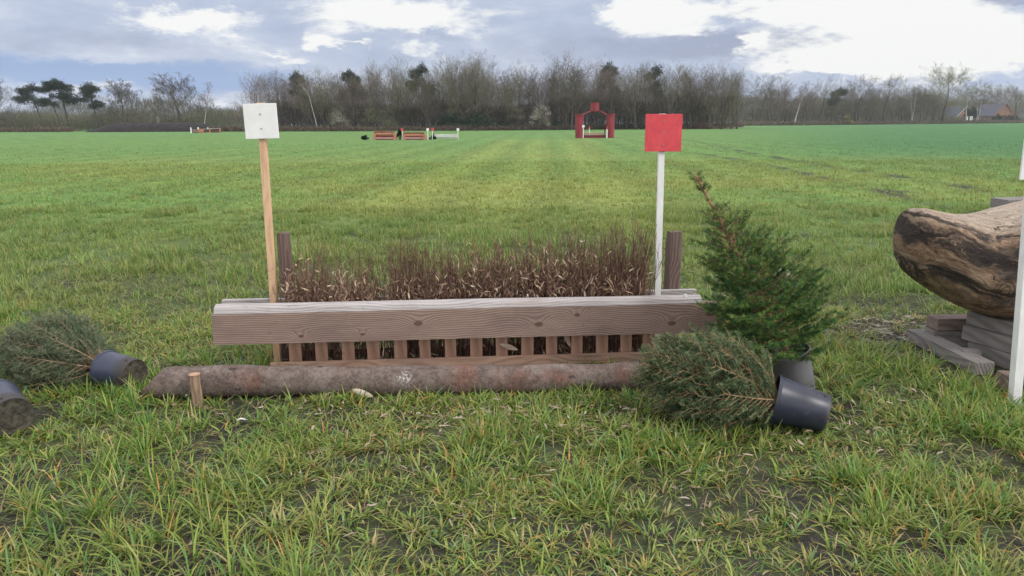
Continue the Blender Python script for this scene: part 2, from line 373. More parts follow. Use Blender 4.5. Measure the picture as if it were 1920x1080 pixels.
# ------------------------------------------------------------------ grass blades
rng = np.random.default_rng(7)
PAL = np.array([[.155, .285, .038], [.255, .345, .058], [.33, .35, .095], [.090, .225, .052], [.46, .38, .18], [.55, .28, .07], [.19, .33, .12]])
def excl(x, y):
    """True where an object sits on the ground"""
    u = (x - FO.x) * FU.x + (y - FO.y) * FU.y; v = (x - FO.x) * FV.x + (y - FO.y) * FV.y
    e = (u > -.02) & (u < 2.62) & (v > -.16) & (v < .2)
    e |= (x > -2.2) & (x < .98) & (np.abs(y - (4.33 + (x + 2.2) * .03)) < .085)
    e |= (x > 3.05) & (x < 5.0) & (y > 4.3) & (y < 5.3)
    e |= seg_dist(x, y, (3.0, 5.45), (3.05, 4.4)) < .15
    e |= seg_dist(x, y, (1.25, 4.0), (1.55, 3.85)) < .07
    e |= seg_dist(x, y, (-2.35, 4.5), (-2.7, 4.6)) < .09
    e |= seg_dist(x, y, (-2.62, 3.9), (-2.95, 4.1)) < .09
    e |= np.hypot(x - 1.75, y - 4.5) < .1
    return e
def make_blades(bx, by, L, W, az, lean, curl, cols, K):
    n = len(bx); ts = np.linspace(0, 1, K + 1)
    px = bx.copy(); py = by.copy(); pz = gz(bx, by) - .004
    V = np.zeros((n, K + 1, 2, 3)); sxv = np.cos(az + rng.normal(0, .5, n)); syv = -np.sin(az)
    dirx = np.sin(az); diry = np.cos(az); tw = rng.normal(0, .35, n)
    for k, t_ in enumerate(ts):
        w_ = W * (1 - t_ ** 1.6 * .92) * .5 * (0.75 + .25 * min(1, t_ * 4))
        wx = np.cos(az + tw * t_) * w_; wy = -np.sin(az + tw * t_) * w_; wz = np.sin(tw) * w_ * .6
        V[:, k, 0] = np.stack([px - wx, py - wy, pz - wz], -1); V[:, k, 1] = np.stack([px + wx, py + wy, pz + wz], -1)
        if k < K:
            th = np.minimum(lean + curl * (t_ + .5 / K), 2.1); s_ = L / K
            px = px + dirx * np.sin(th) * s_; py = py + diry * np.sin(th) * s_; pz = np.maximum(pz + np.cos(th) * s_, .006)
    base = (np.arange(n) * (K + 1) * 2)[:, None]; k = np.arange(K)[None]
    Q = np.stack([base + 2 * k, base + 2 * k + 1, base + 2 * k + 3, base + 2 * k + 2], -1).reshape(-1, 4)
    # blades yellow or redden a little towards the tip; stem paler
    tcol = cols[:, None, None, :] * np.ones((1, K + 1, 2, 1))
    tip = rng.random(n) < .22
    tcol[tip, -2:] = tcol[tip, -2:] * .4 + np.array([.42, .26, .09]) * .6
    return V.reshape(-1, 3), Q, tcol.reshape(-1, 3)
def sample(n, d0, d1, amax=.74, margin=.8):
    d = np.sqrt(rng.random(n) * (d1 * d1 - d0 * d0) + d0 * d0); 
    x = (rng.random(n) * 2 - 1) * (d * math.tan(amax) + margin); return x, d
def grass_zone(name, ntuft, per, d0, d1, Lr, W, K, green_bias, prune=True, lean_s=1.0, amax=.74):
    x, y = sample(ntuft, d0, d1, amax)
    if d1 > 60:
        kp = rng.random(ntuft) < 1 - sstep(np.hypot(x, y), 45, 80); x, y = x[kp], y[kp]; ntuft = len(x)
    br = bare(x, y); keep = rng.random(ntuft) > br * .93
    clump = fbm(x, y, 2.6, 41, 3); keep &= rng.random(ntuft) < (.22 + .95 * sstep(clump, .32, .6))
    x, y = x[keep], y[keep]; clump = clump[keep]
    e = excl(x, y); x, y, clump = x[~e], y[~e], clump[~e]
    nb = rng.integers(max(1, per // 2), per + per // 2 + 1, len(x)); idx = np.repeat(np.arange(len(x)), nb); n = len(idx)
    spread = .012 + .02 * rng.random(n)
    a = rng.random(n) * 6.283; bx = x[idx] + np.cos(a) * spread; by = y[idx] + np.sin(a) * spread
    lush = sstep(clump[idx] + (fbm(bx, by, .7, 13, 3) - .5) * .5, .35, .7)
    tl = rng.random(len(x))[idx]
    tall = sstep(fbm(bx, by, 1.1, 87, 3) + (lush - .5) * .3, .38, .66); tall = np.maximum(tall, np.exp(-((by - 4.17) / .07) ** 2) * ((bx > -2.2) & (bx < 1.4)) * .7); L = (Lr[0] + (Lr[1] - Lr[0]) * (tall * .65 + .35 * tl)) * rng.uniform(.5, 1.15, n)
    az = np.where(rng.random(n) < .8, a * -1 + 1.57, rng.random(n) * 6.283)
    lay = (rng.random(n) < (.62 * lean_s * (1 - .62 * tall)))
    lean = np.where(lay, rng.uniform(.85, 1.5, n), np.abs(rng.normal(.15, .28, n)) + .1 * lean_s)
    curl = np.where(lay, rng.uniform(-.1, .5, n), rng.uniform(.2, 1.5, n) * (.5 + .6 * lean_s))
    # colours
    yel = sstep(fbm(bx, by, .5, 61, 3) + rng.normal(0, .16, n) - .12 * tall, .28, .62)
    c = PAL[0] * (1 - yel)[:, None] + PAL[2] * yel[:, None]
    r = rng.random(n)
    pt = rng.random(len(x))[idx] < .28
    c[pt] = c[pt] * .35 + PAL[3] * .65
    c[r < .25] = PAL[1]
    st = r > 1 - .09 * (1.2 - lush) * (1 - green_bias); c[st] = PAL[4]
    og = (r > .5) & (r < .5 + .02 * (1 - green_bias)); c[og] = PAL[5]
    bg = (r > .6) & (r < .66); c[bg] = PAL[6]
    fc_ = field_col(bx, by) * (1.42 if d0 < 10 else 1.75); gb = green_bias; c = c * (1 - gb) + fc_ * gb
    c *= rng.uniform(.60, 1.28, n)[:, None]
    c = c * BLADE_GAIN
    return make_blades(bx, by, L, W * rng.uniform(.7, 1.2, n), az, lean, curl, c, K)
BLADE_GAIN = np.array([1., .97, 1.1])
zones = [('near', 22000, 9, 1.9, 6.4, (.055, .185), .0086, 4, 0.0, 1.12, .80),
         ('mid', 30000, 8, 6.0, 14.5, (.07, .17), .009, 3, .55, .45, .72),
         ('far', 36000, 7, 14, 32, (.07, .13), .016, 2, .85, .35, .66),
         ('farther', 26000, 5, 30, 80, (.04, .09), .03, 2, 1.0, .35, .64)]
Vs, Qs, Cs = [], [], []; off = 0
for nm, nt_, per, d0, d1, Lr, W, K, gb, ls, am in zones:
    v, q, c = grass_zone(nm, nt_, per, d0, d1, Lr, W, K, gb, lean_s=ls, amax=am)
    Vs.append(v); Qs.append(q + off); Cs.append(c); off += len(v)
# thatch: flattened dead and yellowing blades over the soil
n = 120000; x, y = sample(n, 1.9, 9.0, .80); kp = ~excl(x, y) & (rng.random(n) < .35 + .65 * fbm(x, y, 3.3, 71, 3)); x, y = x[kp], y[kp]; n = len(x)
pal_t = np.array([[.26, .28, .08], [.20, .27, .05], [.34, .27, .14], [.15, .11, .075], [.13, .22, .04]])
c = pal_t[rng.choice(5, n, p=[.25, .25, .13, .15, .22])] * rng.uniform(.7, 1.2, n)[:, None]
v, q, c = make_blades(x, y, rng.uniform(.05, .15, n), rng.uniform(.003, .0065, n), rng.random(n) * 6.283, rng.uniform(1.05, 1.5, n), rng.uniform(-.05, .5, n), c, 3)
Vs.append(v); Qs.append(q + off); Cs.append(c); off += len(v)
me = mesh_np('grass', np.concatenate(Vs), np.concatenate(Qs), np.concatenate(Cs))
grass = link('grass', me, M['grass'], smooth=True); tag(grass, 'long green and yellowing grass covering the field', 'grass', kind='stuff')
print('blade quads', sum(len(q) for q in Qs))

# flat dead litter: maize leaf scraps and straw lying in the trampled grass in front of the log
def scrap_mesh(n, cx, cy, sx_, sy_, Lr, Wr, seed, z0=.012, zr=.03):
    r = np.random.default_rng(seed); x = cx + r.normal(0, sx_, n); y = cy + r.normal(0, sy_, n)
    L = r.uniform(*Lr, n); W = r.uniform(*Wr, n); a = r.random(n) * 6.283; tl = r.normal(0, .3, n); z = z0 + r.random(n) * zr
    ts = np.array([-.5, -.2, .2, .5]); ws = np.array([.08, .9, 1, .08]); V = np.zeros((n, 4, 2, 3)); bend = r.normal(0, .1, n)
    for k in range(4):
        px = x + np.cos(a) * L * ts[k]; py = y + np.sin(a) * L * ts[k]; pz = np.maximum(z + tl * L * ts[k] * .5 + bend * L * (1 - 4 * ts[k] ** 2), .006)
        wx = -np.sin(a) * W * ws[k] * .5; wy = np.cos(a) * W * ws[k] * .5
        V[:, k, 0] = np.stack([px - wx, py - wy, pz], -1); V[:, k, 1] = np.stack([px + wx, py + wy, pz + W * .25], -1)
    b_ = (np.arange(n) * 8)[:, None]; k = np.arange(3)[None]
    Q = np.stack([b_ + 2 * k, b_ + 2 * k + 1, b_ + 2 * k + 3, b_ + 2 * k + 2], -1).reshape(-1, 4)
    base = np.array([[.36, .28, .21], [.27, .20, .14], [.44, .36, .29], [.18, .125, .095]])[r.integers(0, 4, n)]
    return V.reshape(-1, 3), Q, np.repeat(base, 8, axis=0)
parts = [scrap_mesh(420, .1, 3.97, 1.0, .2, (.02, .07), (.005, .014), 3), scrap_mesh(260, -.2, 3.3, 1.2, .4, (.02, .06), (.004, .010), 4), scrap_mesh(420, 3.1, 5.75, .45, .25, (.02, .07), (.004, .012), 5),
         scrap_mesh(160, 1.2, 4.0, .6, .3, (.03, .09), (.006, .014), 8)]
o_ = 0; vv, qq, c2 = [], [], []
for v, q, c in parts: vv.append(v); qq.append(q + o_); c2.append(c); o_ += len(v)
tag(link('dead_leaf_litter', mesh_np('litter', np.concatenate(vv), np.concatenate(qq), np.concatenate(c2)), M['leaf']), 'dead leaf and straw scraps strewn over the trampled grass', 'litter', kind='stuff')

# ------------------------------------------------------------------ brush fence (the jump), local frame: x along it, y away from the camera
fence = empty('brush_fence', FO, (0, 0, math.radians(5.5)))
tag(fence, 'low timber brush fence with one long weathered front board, slatted base and two stout posts', 'jump fence')
def slopez(u): return -0.006 * u
# front board as a bevelled prism (profile in y,z), length 3.2 m; top bevel is the bleached worn edge
def board(name, u0, u1, prof0, prof1, mat, wob=0.0, seg=40):
    vs = []; n = len(prof0); random.seed(5)
    ph = random.random() * 6
    for i in range(seg + 1):
        t_ = i / seg; u = u0 + (u1 - u0) * t_
        for (a, b2), (c2_, d2) in zip(prof0, prof1):
            vs.append((u + (0.012 * (b2 - .3) if i in (0,) else 0), a + (c2_ - a) * t_, b2 + (d2 - b2) * t_ + wob * math.sin(ph + u * 3.1)))
    fs = [(i * n + k, i * n + (k + 1) % n, (i + 1) * n + (k + 1) % n, (i + 1) * n + k) for i in range(seg) for k in range(n)]
    fs += [tuple(range(n - 1, -1, -1)), tuple(seg * n + k for k in range(n))]
    return MB().add(vs, fs).build(name, mat, fence)
board('front_board', -.315, 2.905, [(-.300, .260), (-.300, .447), (-.296, .4535), (-.225, .4535), (-.225, .262)], [(-.30, .240), (-.300, .432), (-.296, .4385), (-.225, .4385), (-.225, .242)], M['board'], .0012)
board('board_edge', -.300, 2.80, [(-.2985, .4555), (-.286, .489), (-.250, .505), (-.226, .505), (-.226, .4555)], [(-.2985, .4405), (-.286, .466), (-.250, .482), (-.226, .482), (-.226, .4405)], M['edge'], .0012)
board('back_board', -.36, 2.90, [(.10, .26), (.10, .452), (.145, .452), (.145, .26)], [(.10, .24), (.10, .438), (.145, .438), (.145, .24)], M['edge'], .0008)
random.seed(11)
for i in range(15):
    u = .145 + i * .1685 + random.uniform(-.006, .006); wd = .078 + random.uniform(-.006, .005)
    MB().box((0, 0, 0), (wd, .02, .30), bev=.002).build('slat', M['slat'], fence, loc=(u, -.13 + random.uniform(-.003, .003), .195 + slopez(u)), rot=(0, random.uniform(-.025, .025), 0))
MB().box((0, 0, 0), (2.62, .035, .062), bev=.004).build('bottom_rail', M['rail'], fence, loc=(1.30, -.165, .052), rot=(0, .006, 0))
MB().box((0, 0, 0), (2.55, .03, .06), bev=.004).build('back_rail', M['rail'], fence, loc=(1.3, .11, .06))
def stout_post(u, v, h, wx, wy, seed, lean=0.0):
    random.seed(seed); bm = bmesh.new(); n = 10; mb = MB(); vs = []; lv = 8
    for i in range(lv):
        z = -.1 + (h + .1) * i / (lv - 1); k = 1.0 if i < lv - 1 else .93
        for j in range(n):
            an = 2 * math.pi * (j + .5) / n; ca, sa_ = math.cos(an), math.sin(an)
            p = 4.0; r_ = 1 / ((abs(ca) ** p + abs(sa_) ** p) ** (1 / p))
            vs.append((ca * r_ * wx / 2 * k * random.uniform(.97, 1.03), sa_ * r_ * wy / 2 * k * random.uniform(.97, 1.03), z + (random.uniform(-.006, .006) if i == lv - 1 else 0)))
    fs = [(i * n + k, i * n + (k + 1) % n, (i + 1) * n + (k + 1) % n, (i + 1) * n + k) for i in range(lv - 1) for k in range(n)] + [tuple((lv - 1) * n + k for k in range(n))]
    return mb.add(vs, fs).build('post', M['post'], fence, smooth=True, loc=(u, v, 0), rot=(0, lean, 0))
stout_post(.062, .20, .885, .088, .09, 1, -.01); stout_post(2.745, .20, .845, .112, .10, 2, .008)
stout_post(.012, .05, .44, .098, .06, 3); stout_post(2.93, -.24, .475, .068, .055, 4)
MB().tube([(0, -.008, 0), (0, .004, 0)], .012, 10).build('bolt', M['whitepole'], fence, loc=(2.70, -.256, .483))

# brush bundles: twigs and clinging dead leaves ----------------------------------------------
def brush_bundle(u, wid, hmax, leafh, nt_, nl, seed, label):
    r = np.random.default_rng(seed); p = FO + FU * u; root = empty('brush_bundle', p, (0, 0, math.radians(5.5)))
    tag(root, label, 'brush bundle', 'brush bundles standing in the fence')
    P0, P1, W0, W1 = [], [], [], []
    for k in range(nt_):
        x = r.uniform(-.5, .5) * wid; y = r.uniform(-.09, .08); h = hmax * (r.uniform(.62, 1.0) - .10 * abs(2 * x / wid)) if r.random() > .15 else hmax * r.uniform(.4, .6)
        dx, dy = x / wid * .10 + r.normal(0, .035), r.normal(0, .03); w_ = r.uniform(.0018, .0040); q = np.array([x, y, 0.0]); nseg = 4
        for s in range(nseg):
            f = (s + 1) / nseg; q2 = np.array([x + dx * f * f * 1.6 + r.normal(0, .006), y + dy * f * f * 1.6, h * f])
            P0.append(q); P1.append(q2); W0.append(w_ * (1 - .6 * s / nseg)); W1.append(w_ * (1 - .6 * (s + 1) / nseg))
            if s >= 1:
                for _ in range(2):
                    f2 = r.random(); b0 = q + (q2 - q) * f2; l = r.uniform(.05, .13); d = np.array([r.normal(0, .22), r.normal(0, .2), 1.0]); d /= np.linalg.norm(d)
                    P0.append(b0); P1.append(b0 + d * l); W0.append(w_ * .5); W1.append(w_ * .3)
            q = q2
    P0, P1, W0, W1 = map(np.array, (P0, P1, W0, W1)); n = len(P0); d = P1 - P0; d /= np.linalg.norm(d, axis=1)[:, None]
    a = np.cross(d, r.normal(size=(n, 3))); a /= np.linalg.norm(a, axis=1)[:, None]; b_ = np.cross(d, a)
    V = np.zeros((n, 2, 3, 3))
    for j in range(3):
        an = 2.094 * j; o = a * math.cos(an) + b_ * math.sin(an); V[:, 0, j] = P0 + o * W0[:, None]; V[:, 1, j] = P1 + o * W1[:, None]
    bi = (np.arange(n) * 6)[:, None]; j = np.arange(3)[None]; Q = np.stack([bi + j, bi + (j + 1) % 3, bi + 3 + (j + 1) % 3, bi + 3 + j], -1).reshape(-1, 4)
    link('twigs', mesh_np('twigs', V.reshape(-1, 3), Q), M['twig'], root)
    # leaves
    n = nl; x = r.uniform(-.55, .55, n) * wid; y = r.uniform(-.11, .10, n); low = r.random(n) < .22
    z = np.where(low, r.uniform(.04, .30, n), .44 + np.abs(r.normal(0, 1, n)) * (leafh - .37) * .50); z = np.minimum(z, hmax * .93)
    L = r.uniform(.025, .075, n); Wd = r.uniform(.005, .013, n); D = np.stack([r.normal(0, .5, n), r.normal(0, .4, n), r.normal(.7, .55, n)], -1); D /= np.linalg.norm(D, axis=1)[:, None]
    S = np.cross(D, r.normal(size=(n, 3))); S /= np.linalg.norm(S, axis=1)[:, None]; N = np.cross(D, S)
    ts = [0, .35, .7, 1]; ws = [.15, 1, .8, .05]; V = np.zeros((n, 4, 2, 3)); B = np.stack([x, y, z], -1); cu = r.normal(0, .15, n)
    for k in range(4):
        c = B + D * (L * ts[k])[:, None] + N * (cu * L * (4 * ts[k] * (1 - ts[k])))[:, None]
        V[:, k, 0] = c - S * (Wd * ws[k] * .5)[:, None]; V[:, k, 1] = c + S * (Wd * ws[k] * .5)[:, None]
    bi = (np.arange(n) * 8)[:, None]; k = np.arange(3)[None]; Q = np.stack([bi + 2 * k, bi + 2 * k + 1, bi + 2 * k + 3, bi + 2 * k + 2], -1).reshape(-1, 4)
    pal = np.array([[.54, .40, .29], [.38, .25, .175], [.24, .145, .11], [.64, .53, .41], [.15, .09, .07]]); ci = r.choice(5, n, p=[.22, .26, .24, .07, .21])
    link('dead_leaves', mesh_np('leaves', V.reshape(-1, 3), Q, np.repeat(pal[ci], 8, axis=0)), M['leaf'], root)
BB = [  # u centre, width, height, leaf height, twigs, leaves
    (.19, .19, .86, .57, 44, 330, 'low leafy brush bundle beside the left post with wispy tall twig tips'),
    (.37, .17, .76, .52, 34, 260, 'thin low brush bundle, second from the left post, full of pale leaves'),
    (.54, .17, .76, .53, 34, 240, 'low brush bundle, third from the left post, with a curled brown leaf clump'),
    (.71, .15, .80, .48, 24, 90, 'sparsest reddish brush bundle, nearly leafless, field showing through'),
    (.885, .18, .83, .54, 70, 220, 'dark tall brush bundle, first of the high ones after the sparse gap'),
    (1.055, .17, .80, .56, 62, 240, 'brush bundle, second of the high ones right of the sparse gap'),
    (1.225, .17, .80, .57, 66, 260, 'brush bundle, third of the high ones right of the sparse gap'),
    (1.395, .17, .80, .60, 66, 320, 'leafy brush bundle just left of the middle of the fence'),
    (1.565, .17, .80, .58, 72, 300, 'dense dark brush bundle at the middle of the fence'),
    (1.735, .17, .83, .61, 66, 360, 'leafy brush bundle just right of the middle of the fence'),
    (1.905, .17, .84, .60, 66, 340, 'brush bundle, fifth from the white pole, with broad pale leaves'),
    (2.05, .16, .84, .61, 62, 320, 'brush bundle, fourth from the white pole, slightly ragged at its top'),
    (2.19, .15, .85, .59, 60, 230, 'brush bundle, third from the white pole, with a narrow gap at its foot'),
    (2.30, .12, .87, .56, 56, 190, 'narrow brush bundle, second from the white pole, green gap on each side'),
    (2.415, .13, .90, .56, 84, 170, 'tallest fanned brush bundle standing nearest the white pole')]
for k, (u, wd, h, lh, nt_, nl, lb) in enumerate(BB): brush_bundle(u, wd, h * 1.10, lh, int(nt_ * 1.7), int(nl * 1.9), 50 + k, lb)

# ------------------------------------------------------------------ marker signs
def marker(base, top, bw, plate, size, mpole, mplate, label, screws, pw=.042, thick=.012, tilt=0.0, cols_=None, name='marker_sign', platez=None):
    root = empty(name, base); tag(root, label, 'marker sign')
    b0 = Vector((0, 0, -.08)); tp = Vector(top) - Vector(base); d = (tp - b0); L = d.length; q = d.to_track_quat('Z', 'Y')
    R_ = q.to_matrix(); # keep the front face towards the camera
    zax = d.normalized(); yax = Vector((-FU.y * 0, 1, 0)); xax = yax.cross(zax).normalized(); yax = zax.cross(xax)
    R_ = Matrix((xax, yax, zax)).transposed()
    po = MB().box((0, 0, L / 2), (pw, bw, L), bev=.002).build('pole', mpole, root, loc=b0); po.rotation_euler = R_.to_euler()
    pc = Vector(plate) - Vector(base)
    pl = MB().box((0, 0, 0), (size[0], thick, size[1]), bev=.002).build('sign_board', mplate, root, loc=pc); pl.rotation_euler = (0, tilt, math.radians(1.5))
    for sz_ in screws:
        MB().tube([(0, -thick / 2 - .003, sz_), (0, -thick / 2 + .004, sz_)], .0048, 8).build('screw', M['screw'], pl)
    return root
def fl(u, v, z): return FO + FU * u + FV * v + Vector((0, 0, z))
marker(fl(.005, -.02, 0), fl(.016, -.02, 1.728), .04, fl(.017, -.049, 1.617), (.205, .213), M['rawpole'], M['white'], 'plain white square marker board nailed to a bare yellowish pine pole left of the brush', (.042, -.045), tilt=math.radians(-1.2))
marker(fl(2.585, -.02, 0), fl(2.568, -.02, 1.652), .03, fl(2.573, -.045, 1.530), (.240, .240), M['whitepole'], M['red'], 'red square marker board on a white painted pole right of the brush', (.075, 0, -.078), pw=.040, tilt=math.radians(.3))
p3 = at(1904, 752, 4.12); p3.z = 0
marker(p3, (p3.x - .10, p3.y, 1.62), .05, (at(1947, 298, 4.1).x, 4.08, at(1945, 298, 4.1).z), (.205, .215), M['whitepole'], M['white'], 'white marker board on a leaning white pole at the right edge, before the carved log', (.04, -.04), pw=.05, tilt=math.radians(-.5))

# ------------------------------------------------------------------ ground log, peg, loose husk
def noisy_log(name, pts, rad, mat, parent, n=40, seed=1, amp=.06, slant=0.0):
    pts = [Vector(p) for p in pts]; vs = []; L = len(pts)
    ax = (pts[-1] - pts[0]).normalized(); yv = Vector((0, 0, 1)).cross(ax).normalized(); zv = ax.cross(yv)
    k = np.arange(n) * 2 * math.pi / n
    for i, p in enumerate(pts):
        s = i * .02; rr_ = 1 + amp * (fbm(np.cos(k) * 1.2 + 5, np.sin(k) * 1.2 + s * 2.2, 1.4, seed, 4) - .5) * 2
        for j in range(n):
            sh = (slant * max(0, math.sin(k[j]) * .6 + .2) * max(0, 1 - i / 8)) * ax
            e = 1.0
            vs.append(p + sh + (yv * math.cos(k[j]) + zv * math.sin(k[j])) * rad[i] * rr_[j] * e)
    fs = [(i * n + j, i * n + (j + 1) % n, (i + 1) * n + (j + 1) % n, (i + 1) * n + j) for i in range(L - 1) for j in range(n)]
    vs.append(pts[0] + ax * (.01 + slant * .25)); vs.append(pts[-1] - ax * .01); c0 = len(vs) - 2
    caps = [(c0, (j + 1) % n, j) for j in range(n)]; cape = [(c0 + 1, (L - 1) * n + j, (L - 1) * n + (j + 1) % n) for j in range(n)]
    bark = MB().add(vs, fs).build(name, mat, parent, smooth=True)
    return bark, MB().add(vs, caps + cape)
mt, t, b = new_mat('log_bark', .85, .2)
oc = t.new('ShaderNodeTexCoord').outputs['Object']
n1 = t.noise(t.mapping(oc, scale=(3, 4, 4)), 2.6, 8, .75); n2 = t.noise(t.mapping(oc, scale=(8, 5, 5)), 5, 6, .75); n3 = t.noise(t.mapping(oc, scale=(2.4, 1.5, 1.5), loc=(4, 2, 1)), 1.2, 4, .6)
c = t.ramp(n1, [(.30, (.07, .05, .044)), (.48, (.17, .13, .115)), (.68, (.28, .23, .21))])
c = t.mix(t.math('MULTIPLY', t.smooth(n3, .50, .66), .6), c, (.22, .095, .065))
c = t.mix(t.math('MULTIPLY', t.smooth(n2, .55, .72), .4), c, (.38, .35, .33))
vo = t.new('ShaderNodeTexVoronoi'); t.l.new(t.mapping(oc, scale=(1, 2.2, 2.2)), vo.inputs['Vector']); vo.inputs['Scale'].default_value = 4.0
c = t.mix(t.math('SUBTRACT', 1.0, t.smooth(t.math('ADD', vo.outputs['Distance'], t.math('MULTIPLY', n2, .12)), .14, .20)), c, (.06, .045, .045))
c = t.mix(t.smooth(t.noise(oc, 55, 3, .6), .66, .72), c, (.07, .045, .04))
pv = t.new('ShaderNodeVectorMath', operation='DISTANCE'); t.l.new(oc, pv.inputs[0]); pv.inputs[1].default_value = (1.56, -.06, .13)
c = t.mix(t.math('MULTIPLY', t.math('SUBTRACT', 1.0, t.smooth(pv.outputs['Value'], .0, .075)), t.smooth(t.noise(oc, 60, 3, .6), .50, .56)), c, (.72, .72, .73))
n4 = t.noise(t.mapping(oc, scale=(1.2, 1, 1)), 42, 6, .8); c = t.mix(t.math('MULTIPLY', t.smooth(n4, .52, .62), .6), c, (.07, .052, .046)); c = t.mix(t.math('MULTIPLY', t.math('SUBTRACT', 1.0, t.smooth(n4, .36, .44)), .45), c, (.38, .33, .31))
t.l.new(c, b.inputs['Base Color']); t.l.new(t.bump(t.math('ADD', t.math('ADD', n1, n2), n4), .9, .014), b.inputs['Normal']); M['bark'] = mt
log = empty('ground_log', (-2.2, 4.33, 0)); tag(log, 'long grey brown bark covered log lying on the grass in front of the brush fence', 'log')
LN = 80; lp = []; lr = []
for i in range(LN):
    s = i / (LN - 1); r_ = .093 + .003 * math.sin(s * 14) + .002 * math.sin(s * 41 + 1) - .008 * s; lr.append(r_)
    lp.append((s * 3.17, .10 * s + .012 * math.sin(s * 7), r_ - .012 + .004 * math.sin(s * 9)))
_, capm = noisy_log('bark', lp, lr, M['bark'], log, seed=8, amp=.065, slant=.15)
capm.build('cut_end', M['cut'], log)
pg = empty('peg', (-1.84, 4.185, 0)); tag(pg, 'short split wooden peg driven in before the left end of the ground log', 'peg')
MB().tube([(0, 0, -.05), (.0, 0, .05), (-.003, 0, .12), (-.006, .004, .178)], [.031, .031, .029, .027], 9).build('stake', M['peg'], pg)
MB().tube([(-.006, .004, .177), (-.006, .004, .184), (-.006, .004, .188)], [.030, .033, .024], 9).build('peg_top', M['cut'], pg)
def husk(name, loc, L, W, rz, lab, colr, tilt=(0, 0)):
    vs = []; n = 9
    for i in range(n):
        s = i / (n - 1); w_ = W * math.sin(math.pi * min(1, s * .9 + .06)) ** .8 * .5
        for q_ in (-1, 0, 1): vs.append((L * (s - .5), w_ * q_, .006 * math.sin(s * 5) + abs(q_) * w_ * .25))
    fs = [(i * 3 + k, i * 3 + k + 1, (i + 1) * 3 + k + 1, (i + 1) * 3 + k) for i in range(n - 1) for k in range(2)]
    o = MB().add(vs, fs).build(name, simple(name + '_m', colr, .7, .2, 30), None, True, loc, (tilt[0], tilt[1], rz))
    md = o.modifiers.new('s', 'SOLIDIFY'); md.thickness = .0015; tag(o, lab, 'leaf'); return o
husk('dry_leaf', gp(678, 742, .035) + Vector((0, .02, .01)), .15, .035, math.radians(-28), 'large pale dry leaf leaning against the middle of the ground log', (.55, .46, .40), (1.0, .1))
husk('white_scrap', gp(455, 787, .02), .06, .02, .4, 'small white scrap lying in the grass below the peg', (.75, .75, .75))
husk('split_leaf', fl(1.54, -.155, .14), .13, .035, 0.1, 'pale curled leaf caught on the slats near the middle of the fence', (.52, .38, .30), (1.3, .35))
husk('hanging_leaf', fl(1.93, -.15, .19), .14, .034, 0.0, 'brown hanging leaf caught on the slats right of the fence middle', (.46, .33, .25), (1.4, 1.2))

